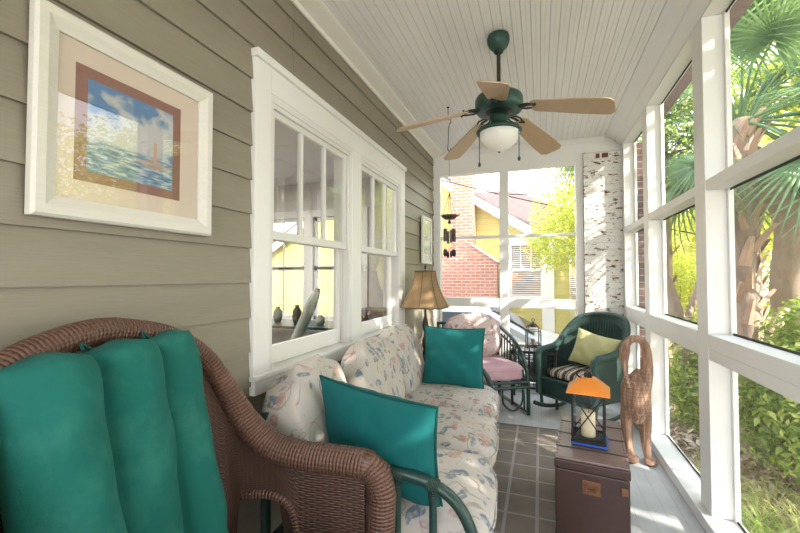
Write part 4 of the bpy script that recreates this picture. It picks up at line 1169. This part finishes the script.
b = MB(); b.lathe([(0, 0), (.028, 0), (.029, .005), (.029, .07), (.024, .073), (0, .068)], 20); b.build('wax', simple('grey_wax', (.35, .35, .33), .5), c)
b = MB(); b.tube([(0, 0, .068), (.002, 0, .08)], .0015, 5); b.build('wick', M['wick'], c)

# ------------------------------------------------------------------ green wicker rocker
rk = thing('rocking_chair', 'dark green wicker rocking chair with round back and striped seat by the brick pier', 'chair', (.42, 4.29, 0), R(-38))
half = [(.30, -.30, .615), (.305, -.18, .62), (.315, -.04, .635), (.325, .06, .68), (.325, .14, .76), (.30, .22, .85), (.24, .29, .92), (.13, .345, .955)]
keys = [(-x, y, z) for x, y, z in half] + [(0, .36, .965)] + half[::-1]
def zb2(p): return .20 if p.y < .1 else .30
def lean2(p, z):
    k_ = sm((p.y - .0) / .2) * max(0, p.z - z) / .6
    return (p.x * (1 - .10 * k_), p.y - .10 * k_)
fr2 = lambda s: [Vector((s * .295, -.335, .19)), Vector((s * .295, -.34, .35)), Vector((s * .297, -.345, .52)), Vector((s * .298, -.335, .59))]
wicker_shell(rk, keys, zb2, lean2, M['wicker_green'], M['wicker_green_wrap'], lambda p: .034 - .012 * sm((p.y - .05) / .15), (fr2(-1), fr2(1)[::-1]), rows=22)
b = MB(); b.box(-.29, .29, -.31, .24, .33, .355); b.build('seat', M['wicker_green'], rk, bevel=.01)
b = MB(); b.grid(lambda u, v: (-.28 + .56 * u, -.33 - .02 * math.sin(PI * u), .18 + .17 * v), 12, 6); b.build('apron', M['wicker_green'], rk, solid=.016)
b = MB(); b.tube([(-.29 + .58 * k_ / 10, -.34 - .02 * math.sin(PI * k_ / 10), .352) for k_ in range(11)], .015, 9); b.tube([(-.29 + .58 * k_ / 10, -.335 - .02 * math.sin(PI * k_ / 10), .182) for k_ in range(11)], .012, 9); b.build('seat_rim', M['wicker_green_wrap'], rk)
for s in (-1, 1):
    b = MB(); b.tube([(s * .27, -.44 + .72 * k_ / 16, .022 + .11 * ((-.44 + .72 * k_ / 16 + .02) / .46) ** 2) for k_ in range(17)], .016, 8, flat=(1.3, .9)); b.build('rocker', rg, rk)
    for yy, zt in ((-.31, .20), (.20, .32)):
        b = MB(); b.tube([(s * .28, yy, .045), (s * .29, yy, zt)], .016, 9); b.build('leg', M['wicker_green_wrap'], rk)
b = MB()
for i in range(19):
    a = -.26 + .52 * i / 18
    zt = .90 - 1.7 * a * a; b.tube([(a * .8, .225 - .5 * a * a * .8, .38), (a, .318 - .9 * a * a, zt)], .0055, 6)
b.build('back_stake', M['wicker_green_wrap'], rk)
b = MB(); puff(b, (0, -.06, .395), (.52, .50, .085), .5, .3, seed=2., wob=.004); o = lab(b.build('seat_pad', M['striped'], rk, weld=True), 'striped brown, black and cream seat pad')
th = thing('throw_pillow', 'pale yellow-green throw pillow on the green rocking chair', 'pillow', (.50, 4.325, .615), R(-30))
pillow_parts(th, .44, .36, .14, M['pale_yellow'], None, Matrix.Rotation(R(-17), 4, 'X') @ Matrix.Rotation(R(11), 4, 'Y'), pinch=.10, seed=4)

# ------------------------------------------------------------------ carved wooden bird
bd = thing('wooden_crane', 'tall carved wooden crane with bent neck and feather notches beside the trunk', 'sculpture', (.665, 3.36, 0), R(-12))
b = MB()
bp = spath([(.03, .0, .66), (.01, 0, .58), (0, 0, .50), (0, 0, .40), (0, 0, .32), (0, 0, .27)], 5)
b.tube(bp, [.03 + .068 * sm(i / 8) - .045 * sm((i - 14) / 12) for i in range(len(bp))], 18, flat=(1., .8))
nk = spath([(.055, 0, .54), (.070, 0, .64), (.074, 0, .73), (.070, 0, .82), (.045, 0, .875), (.005, 0, .888), (-.035, 0, .872), (-.062, -.005, .82), (-.070, -.012, .76), (-.066, -.03, .68), (-.055, -.055, .60), (-.045, -.075, .53)], 5)
nn = len(nk); rad = []
for i in range(nn):
    q_ = i / (nn - 1)
    rad.append(.048 - .020 * sm(q_ / .35) if q_ < .6 else (.028 + .010 * math.sin(PI * (q_ - .6) / .18) if q_ < .78 else .026 - .021 * (q_ - .78) / .22))
b.tube(nk, rad, 12)
for pts in ([(-.045, -.01, .42), (-.058, -.01, .32), (-.060, -.01, .20), (-.052, -.01, .10), (-.035, -.02, .025)], [(.048, .01, .42), (.058, .01, .32), (.058, .01, .20), (.062, .01, .10), (.070, 0, .025)]):
    q = spath(pts, 5); b.tube(q, [.052 - .028 * i / (len(q) - 1) for i in range(len(q))], 10)
puff(b, (-.035, -.05, .016), (.10, .17, .032), .8, .8, nu=14, nv=8, wob=0); puff(b, (.085, -.03, .016), (.09, .16, .032), .8, .8, nu=14, nv=8, wob=0)
o = b.build('body', M['bird_wood'], bd)
md = o.modifiers.new('Remesh', 'REMESH'); md.mode = 'VOXEL'; md.voxel_size = .0055; md.use_smooth_shade = True

# ------------------------------------------------------------------ trunk, lantern, candle, tray
tk = thing('storage_trunk', 'dark maroon storage trunk with worn lid and brass clasp on the rug edge', 'trunk', (.262, 2.47, 0), R(-6))
W2, D2, HT = .165, .335, .445
b = MB(); b.box(-W2, W2, -D2, D2, .07, .385); b.build('body', M['trunk'], tk, bevel=.006)
b = MB(); b.box(-W2 - .002, W2 + .002, -D2 - .002, D2 + .002, .002, .072); b.build('base_band', M['rubber'], tk, bevel=.004)
b = MB(); b.box(-W2 - .004, W2 + .004, -D2 - .004, D2 + .004, .387, HT - .014); ld = b.build('lid', M['trunk'], tk, bevel=.006)
b = MB(); b.box(-W2 - .001, W2 + .001, -D2 - .001, D2 + .001, HT - .014, HT); b.build('lid_panel', M['trunk_top'], ld, bevel=.005)
b = MB()
for y in (-.20, .0, .20): b.box(-W2 - .004, W2 + .004, y - .006, y + .006, HT, HT + .004)
b.build('lid_slat', M['trunk'], ld, bevel=.001)
b = MB(); b.box(-.040, .040, -D2 - .006, -D2 - .0, .285, .352); b.box(-.028, .028, -D2 - .018, -D2 - .012, .30, .315); b.tube([(-.022, -D2 - .02, .335), (-.02, -D2 - .024, .308), (.02, -D2 - .024, .308), (.022, -D2 - .02, .335)], .004, 8); b.build('clasp', M['brass'], tk, bevel=.002)
b = MB(); b.box(.128, .158, -D2 - .008, -D2 - .002, .315, .35); b.build('corner_plate', M['brass'], tk, bevel=.002)
b = MB()
for k_ in range(14):
    for x in (-.155, .155): b.lathe([(0, 0), (.004, 0), (.003, .002), (0, .003)], 6, (x, -.30 + .046 * k_, HT + .0))
b.build('tack_row', M['brass'], ld)
tr_ = tag((lambda m: (m.box(-.088, .088, -.088, .088, 0, .010), m.build('blue_tray', M['blue'], bevel=.002))[1])(MB()), 'bright blue flat tray between the lantern and the trunk lid', 'tray')
tr_.location = (.25, 2.395, HT + .005); tr_.rotation_euler = (0, 0, R(-9))
LZ = HT + .0155
ln = thing('candle_lantern', 'large black lantern with bright orange roof standing on the maroon trunk', 'lantern', (.245, 2.395, LZ), R(-8))
h_ = .076
b = MB(); b.box(-.085, .085, -.085, .085, 0, .016); b.build('base', M['iron'], ln, bevel=.002)
b = MB()
for sx in (-1, 1):
    for sy in (-1, 1): b.box(sx * h_ - .006, sx * h_ + .006, sy * h_ - .006, sy * h_ + .006, .016, .262)
for z in (.018, .252):
    for s in (-1, 1): b.box(-h_, h_, s * h_ - .005, s * h_ + .005, z, z + .01); b.box(s * h_ - .005, s * h_ + .005, -h_, h_, z, z + .01)
b.build('frame', M['iron'], ln, bevel=.001)
for k_ in range(4):
    b = MB(); b.tube([(-h_, -h_ - .004, .028), (h_, -h_ - .004, .252)], .0032, 6); b.tube([(h_, -h_ - .006, .028), (-h_, -h_ - .006, .252)], .0032, 6)
    o = b.build('cross_brace', M['iron'], ln); o.rotation_euler = (0, 0, k_ * PI / 2)
    g = MB(); g.box(-h_ + .004, h_ - .004, -h_ + .004, -h_ + .006, .026, .254); o = g.build('pane', M['clear'], ln); o.rotation_euler = (0, 0, k_ * PI / 2)
b = MB(); rf = [(.107, .262), (.107, .267), (.062, .312), (.034, .335), (.026, .338), (0, .339)]
vs = []
for r_, z in rf: vs += [(-r_, -r_, z), (r_, -r_, z), (r_, r_, z), (-r_, r_, z)]
b.add(vs, [(4 * i + k_, 4 * i + (k_ + 1) % 4, 4 * i + 4 + (k_ + 1) % 4, 4 * i + 4 + k_) for i in range(5) for k_ in range(4)] + [(3, 2, 1, 0)])
b.build('roof', M['orange'], ln, bevel=.003)
b = MB(); b.box(-.02, .02, -.02, .02, .338, .362); b.build('vent', M['iron'], ln, bevel=.003)
b = MB(); b.tube([(.0 + .034 * math.cos(2 * PI * k_ / 20) - .022, -.022 - .008 * math.sin(2 * PI * k_ / 20), .356 + .024 * math.sin(2 * PI * k_ / 20)) for k_ in range(20)], .0045, 8, closed=True); b.build('ring_handle', M['iron'], ln)
c = thing('pillar_candle', 'ivory pillar candle inside the orange-roofed lantern', 'candle', (.243, 2.395, LZ + .0165))
b = MB(); b.lathe([(0, 0), (.034, 0), (.036, .004), (.036, .130), (.031, .135), (.02, .127), (0, .125)], 28); b.build('wax', M['wax'], c)
b = MB(); b.tube([(0, 0, .125), (.003, 0, .14)], .0018, 5); b.build('wick', M['wick'], c)

# ------------------------------------------------------------------ rug
b = MB(); b.grid(lambda u, v: (-.95 + 1.12 * u, .6 + 3.12 * v, .008 + .0012 * math.sin(9 * v + 4 * u)), 14, 40)
rg_ = tag(b.build('area_rug', M['rug'], solid=.006), 'taupe flatwoven rug with pale grid lines on the grey porch floor', 'rug')
b = MB(); b.tube([(-.95, 3.72, .007), (.17, 3.72, .007)], .006, 6); b.tube([(.17, .6, .007), (.17, 3.72, .007)], .006, 6); b.build('binding', M['rug_edge'], rg_)

# ------------------------------------------------------------------ pictures
pf = thing('framed_picture', 'large whitewashed frame holding a blue seascape print on the siding, nearest the camera', 'picture', (-1.270, .923, 1.806))
Y0, Y1, z0, z1 = -.298, .298, -.292, .292
b = MB()
def fr_side(mb, a, c, w):   # mitred moulding with a stepped section
    pass
sec = [(0, 0.0), (.022, .0), (.030, .008), (.030, .030), (.022, .046), (.016, .060), (.0, .060)]   # (depth out from wall, inset from outer edge)
cor = [(Y0, z0, 1, 1), (Y1, z0, -1, 1), (Y1, z1, -1, -1), (Y0, z1, 1, -1)]
vs = []
for (cy_, cz_, sy, sz) in cor:
    for (d_, i_) in sec: vs.append((d_, cy_ + sy * i_, cz_ + sz * i_))
ns = len(sec)
b.add(vs, [(k_ * ns + i, k_ * ns + (i + 1) % ns, ((k_ + 1) % 4) * ns + (i + 1) % ns, ((k_ + 1) % 4) * ns + i) for k_ in range(4) for i in range(ns)])
b.build('frame', M['frame_wood'], pf)
b = MB(); b.box(.001, .007, Y0 + .055, Y1 - .055, z0 + .055, z1 - .055); b.build('mat_board', M['mat_cream'], pf)
b = MB(); b.box(.0072, .0085, -.19, .16, -.173, .170); b.build('inner_mat', M['mat_brown'], pf)
b = MB(); b.add([(.0092, -.158, -.142), (.0092, .128, -.142), (.0092, .128, .136), (.0092, -.158, .136)], [(0, 1, 2, 3)], [[(0, 0), (1, 0), (1, 1), (0, 1)]]); b.build('print', M['print'], pf)
g = MB(); g.box(.012, .0135, Y0 + .056, Y1 - .056, z0 + .056, z1 - .056); g.build('glass', M['picture_glass'], pf)
pf2 = thing('framed_picture', 'small pale framed print on the siding beyond the windows, above the lamp', 'picture', (-1.262, 4.42, 1.78))
b = MB(); z_, y_ = .275, .20
for a in ((-y_, -y_ + .035, -z_, z_), (y_ - .035, y_, -z_, z_), (-y_ + .035, y_ - .035, -z_, -z_ + .035), (-y_ + .035, y_ - .035, z_ - .035, z_)): b.box(.0, .022, *a)
b.build('frame', M['frame_wood'], pf2, bevel=.003)
b = MB(); b.box(.001, .006, -y_ + .03, y_ - .03, -z_ + .03, z_ - .03); b.build('print', M['pale_art'], pf2)
g = MB(); g.box(.009, .0105, -y_ + .034, y_ - .034, -z_ + .034, z_ - .034); g.build('glass', M['picture_glass'], pf2)

# ------------------------------------------------------------------ ceiling fan
fn_ = thing('ceiling_fan', 'verdigris ceiling fan with five pale oak blades and opal bowl light', 'ceiling fan', (-.240, 2.56, 1.97))
G = M['fan_green']
b = MB(); b.lathe([(0, .944), (.066, .944), (.07, .93), (.07, .902), (.058, .872), (.036, .850), (.02, .842), (0, .842)], 32); b.build('canopy', G, fn_)
b = MB(); b.lathe([(.028, .842), (.03, .836), (.02, .826), (0, .826)], 20); b.lathe([(0, .56), (.028, .56), (.03, .58), (.016, .60), (0, .60)], 20); b.build('canopy_ring', M['fan_iron'], fn_)
b = MB(); b.tube([(0, 0, .56), (0, 0, .84)], .0125, 14); b.build('downrod', M['fan_iron'], fn_)
b = MB(); b.lathe([(0, .562), (.03, .562), (.10, .555), (.142, .540), (.150, .525), (.150, .462), (.142, .448), (.12, .442), (0, .442)], 44)
hs = b.build('motor_housing', G, fn_)
b = MB()
for k_ in range(20):
    a = 2 * PI * k_ / 20
    q = [(math.cos(a + s * .10) * (.06 + .075 * w_), math.sin(a + s * .10) * (.06 + .075 * w_), .458 - .0 * w_) for s, w_ in ((0, 0), (-1, .5), (0, 1), (1, .5))]
    b.tube(q, .005, 6, closed=True)
b.lathe([(.05, .462), (.11, .462), (.10, .448), (.07, .435), (.05, .425), (0, .425)], 36)
b.build('vent_ring', M['fan_iron'], fn_)
b = MB(); b.lathe([(0, .43), (.055, .43), (.06, .40), (.05, .37), (.075, .355), (.125, .335), (.145, .318), (.143, .308), (.12, .306), (0, .306)], 40); fit = b.build('light_fitter', G, fn_)
b = MB(); b.lathe([(.126, .307), (.128, .298), (.118, .262), (.092, .228), (.055, .204), (.02, .190), (.006, .186), (0, .185)], 40); bw = b.build('glass_bowl', M['opal'], fn_)
b = MB(); b.lathe([(0, .187), (.008, .186), (.006, .180), (0, .176)], 12); b.build('bowl_finial', M['fan_iron'], bw)
tips = FAN_ANGLES
for a in tips:
    m4 = Matrix.Rotation(a, 4, 'Z')
    bl = MB(); Nn = 18
    def blade(u, v, up):
        r_ = .205 + .467 * u
        w_ = .058 + .022 * sm(u * 1.2); 
        if u > .93: w_ *= (1 - ((u - .93) / .07) ** 2 * .35)
        if u < .06: w_ *= .75 + .25 * (u / .06)
        s_ = (v - .5) * 2
        return (r_, s_ * w_, up * .0032)
    ro = m4 @ Matrix.Translation((.20, 0, .438)) @ Matrix.Rotation(R(14), 4, 'Y') @ Matrix.Translation((-.20, 0, 0)) @ Matrix.Rotation(R(-12), 4, 'X')
    for up in (-1, 1): bl.grid(lambda u, v: tuple(ro @ Vector(blade(u, v, up))), Nn, 8, smooth=False)
    edge = [blade(i / Nn, 0, 0) for i in range(Nn + 1)] + [blade(1, j / 8, 0) for j in range(1, 9)] + [blade((Nn - i) / Nn, 1, 0) for i in range(1, Nn + 1)] + [blade(0, 1 - j / 8, 0) for j in range(1, 8)]
    ne = len(edge); vs = [tuple(ro @ Vector((x, y, -.0032))) for x, y, _ in edge] + [tuple(ro @ Vector((x, y, .0032))) for x, y, _ in edge]
    bl.add(vs, [(i, (i + 1) % ne, ne + (i + 1) % ne, ne + i) for i in range(ne)])
    bo = bl.build('blade', M['blade'], fn_)
    ar = MB()
    T_ = lambda x, y, z: tuple(m4 @ Vector((x, y, z)))
    ar.tube(spath([T_(.09, 0, .46), T_(.14, 0, .445), T_(.19, 0, .445), T_(.245, 0, .430)], 5), .009, 8, flat=(.6, 1.4))
    for s in (-1, 1):
        ar.tube(spath([T_(.11, 0, .452), T_(.15, s * .03, .445), T_(.19, s * .036, .440), T_(.23, s * .02, .430), T_(.215, s * .004, .434)], 5), .006, 7)
        ar.tube([T_(.235, s * .03, .422), T_(.235, s * .03, .442)], .006, 6)
    ar.build('blade_arm', M['fan_iron'], bo)
for (x, y, L) in ((-.115, -.075, .235), (.125, -.06, .215)):
    b = MB(); b.tube([(x * .95, y * .95, .33), (x, y, .32), (x, y, .34 - L)], .003, 6); pch = b.build('pull_chain', M['chain'], fn_)
    b = MB(); b.lathe([(0, .34 - L + .003), (.006, .34 - L), (.010, .34 - L - .012), (.007, .34 - L - .024), (0, .34 - L - .028)], 10, (x, y, 0)); b.build('fob', G, pch)

# ------------------------------------------------------------------ wind chime on its ceiling hook
hk = thing('ceiling_hook', 'long black S hook hanging from the beadboard ceiling left of the fan', 'hook', (-.785, 3.5, 2.5))
b = MB(); b.tube(spath([(0, 0, .418), (0, 0, .33), (.0, 0, .30)], 3), .0035, 7); b.tube(spath([(0, 0, .30), (.02, 0, .30), (.026, 0, .275), (.012, 0, .25), (.004, 0, .2), (.0, 0, .08), (-.004, 0, .03), (.008, 0, .005), (.022, 0, .01), (.024, 0, .03)], 6), .0042, 7)
b.lathe([(0, .418), (.014, .418), (.012, .41), (0, .408)], 12); b.build('rod', M['iron'], hk)
wc = thing('wind_chime', 'dark bamboo wind chime hanging before the left back screen', 'wind chime', (-.775, 3.5, 1.5))
b = MB(); b.tube([(.0, 0, 1.0), (0, 0, .62)], .0015, 5)
for k_ in range(4):
    a = k_ * PI / 2 + .5; b.tube([(0, 0, .62), (.06 * math.cos(a), .06 * math.sin(a), .415)], .0022, 5)
b.build('cord', M['cable'], wc)
b = MB(); b.lathe([(0, .375), (.045, .378), (.072, .40), (.078, .415), (.066, .412), (.04, .395), (0, .392)], 20); b.tube(spath([(.06, 0, .40), (.085, 0, .41), (.095, 0, .425)], 3), .006, 6); b.build('carved_disc', M['dark_wood'], wc)
for k_ in range(6):
    a = k_ * PI / 3; x, y = .047 * math.cos(a), .047 * math.sin(a); dz = .012 * math.sin(k_ * 2.3)
    b = MB(); b.tube([(x, y, .39), (x, y, .27 + dz)], .0014, 5); b.tube([(x, y, .285 + dz), (x, y, .17 + dz)], .0105, 10); b.tube([(x, y, .17 + dz), (x, y, .10 + dz)], .0013, 5)
    tb = b.build('chime_tube', M['dark_wood'], wc)
    b = MB(); b.lathe([(0, .03 + dz), (.006, .035 + dz), (.013, .06 + dz), (.010, .085 + dz), (.004, .10 + dz), (0, .102 + dz)], 10, (x, y, 0)); b.build('hanging_bell', M['iron'], tb)
b = MB(); b.tube([(0, 0, .39), (0, 0, .12)], .0014, 5); b.lathe([(0, .335), (.012, .34), (.014, .355), (.006, .37), (0, .372)], 10); b.build('clapper', M['iron'], wc)

# ------------------------------------------------------------------ inside the room
ic = thing('lounge_chair', 'grey-green upholstered chair with tall slanted back inside the near window', 'chair', (-2.75, 3.55, 0), R(-60))
b = MB(); puff(b, (0, 0, .42), (.55, .55, .16), .4, .3, seed=1.); b.build('seat', M['grey_cloth'], ic, weld=True)
b = MB(); puff(b, (0, .32, .82), (.46, .12, .80), .6, .5, Matrix.Rotation(R(-22), 3, 'X'), seed=2.); b.build('backrest', M['grey_cloth'], ic, weld=True)
for sx in (-1, 1):
    for sy in (-1, 1): b = MB(); b.tube([(sx * .22, sy * .22, 0), (sx * .22, sy * .22, .36)], .02, 8); b.build('leg', M['dark_wood'], ic)
it = thing('dining_table', 'dark wooden table inside the near window', 'table', (-2.9, 4.30, 0))
b = MB(); b.box(-.85, .85, -.33, .33, .73, .76); b.build('tabletop', M['dark_wood'], it, bevel=.004)
for sx in (-1, 1):
    for sy in (-1, 1): b = MB(); b.box(sx * .78 - .03, sx * .78 + .03, sy * .28 - .03, sy * .28 + .03, 0, .73); b.build('leg', M['dark_wood'], it)
isd = thing('wooden_cabinet', 'low dark cabinet inside the room seen through the far window', 'cabinet', (-2.0, 4.55, 0))
b = MB(); b.box(-.16, .5, -.2, .2, 0, .95); b.build('carcass', M['dark_wood'], isd, bevel=.004)
for s in (0, 1): b = MB(); b.box(-.14 + .32 * s, .16 + .32 * s, -.212, -.2, .06, .90); b.build('door', M['dark_wood'], isd, bevel=.003)
for i, (x, y) in enumerate(((-2.55, 4.2), (-2.85, 4.15), (-3.25, 4.3))):
    v = thing('jar', ('squat jar', 'tall jar', 'narrow jar')[i] + ' on the dark table inside the near window', 'jar', (x, y, .7615))
    b = MB(); h = (.12, .24, .2)[i]; b.lathe([(0, 0), (.04, 0), (.06, h * .3), (.055, h * .7), (.025, h * .9), (.03, h), (.022, h), (.018, h * .9), (0, h * .3)], 16); b.build('body', M['grey_cloth'] if i != 1 else M['dark_wood'], v)

# ================================================================== light, camera
w = bpy.data.worlds.new('World'); SC.world = w; w.use_nodes = True
nt = w.node_tree
for n in list(nt.nodes): nt.nodes.remove(n)
t = NT(nt); wo_ = nt.nodes.new('ShaderNodeOutputWorld'); bg = nt.nodes.new('ShaderNodeBackground')
z = t.sep(t.coord('Generated'))[2]
nt.links.new(t.ramp(z, [(0., (1., .97, .92)), (.3, (.90, .93, 1.)), (1., (.62, .76, 1.))]), bg.inputs[0])
bg.inputs[1].default_value = WORLD_STR
nt.links.new(bg.outputs[0], wo_.inputs[0])
sd = bpy.data.lights.new('sun', 'SUN'); sd.energy = SUN_STR; sd.angle = R(.45); sd.color = (1., .93, .82)
so = bpy.data.objects.new('sun', sd); COL.objects.link(so)
d = Vector((.80, -.42, .56)).normalized()       # towards the sun
so.rotation_euler = d.to_track_quat('Z', 'Y').to_euler(); so.location = d * 20
# unseen fill light added to brighten the room behind the windows
ld_ = bpy.data.lights.new('room_fill', 'AREA'); ld_.energy = ROOM_FILL; ld_.size = 1.0; ld_.color = (1, .93, .86)
lo = bpy.data.objects.new('room_fill', ld_); COL.objects.link(lo); lo.location = (-3.2, 2.6, 2.6)

cd = bpy.data.cameras.new('camera'); cam = bpy.data.objects.new('camera', cd); COL.objects.link(cam)
cd.sensor_width = 36; cd.lens = 390 / 800 * 36; cd.clip_start = .05
cam.location = (0, 0, 1.35); cam.rotation_euler = (R(90 + 1.5421), 0, R(19.7402))
SC.camera = cam
vs_ = SC.view_settings; vs_.view_transform = 'Standard'; vs_.look = 'None'; vs_.gamma = 1; vs_.use_curve_mapping = False
vs_.exposure = EXPO
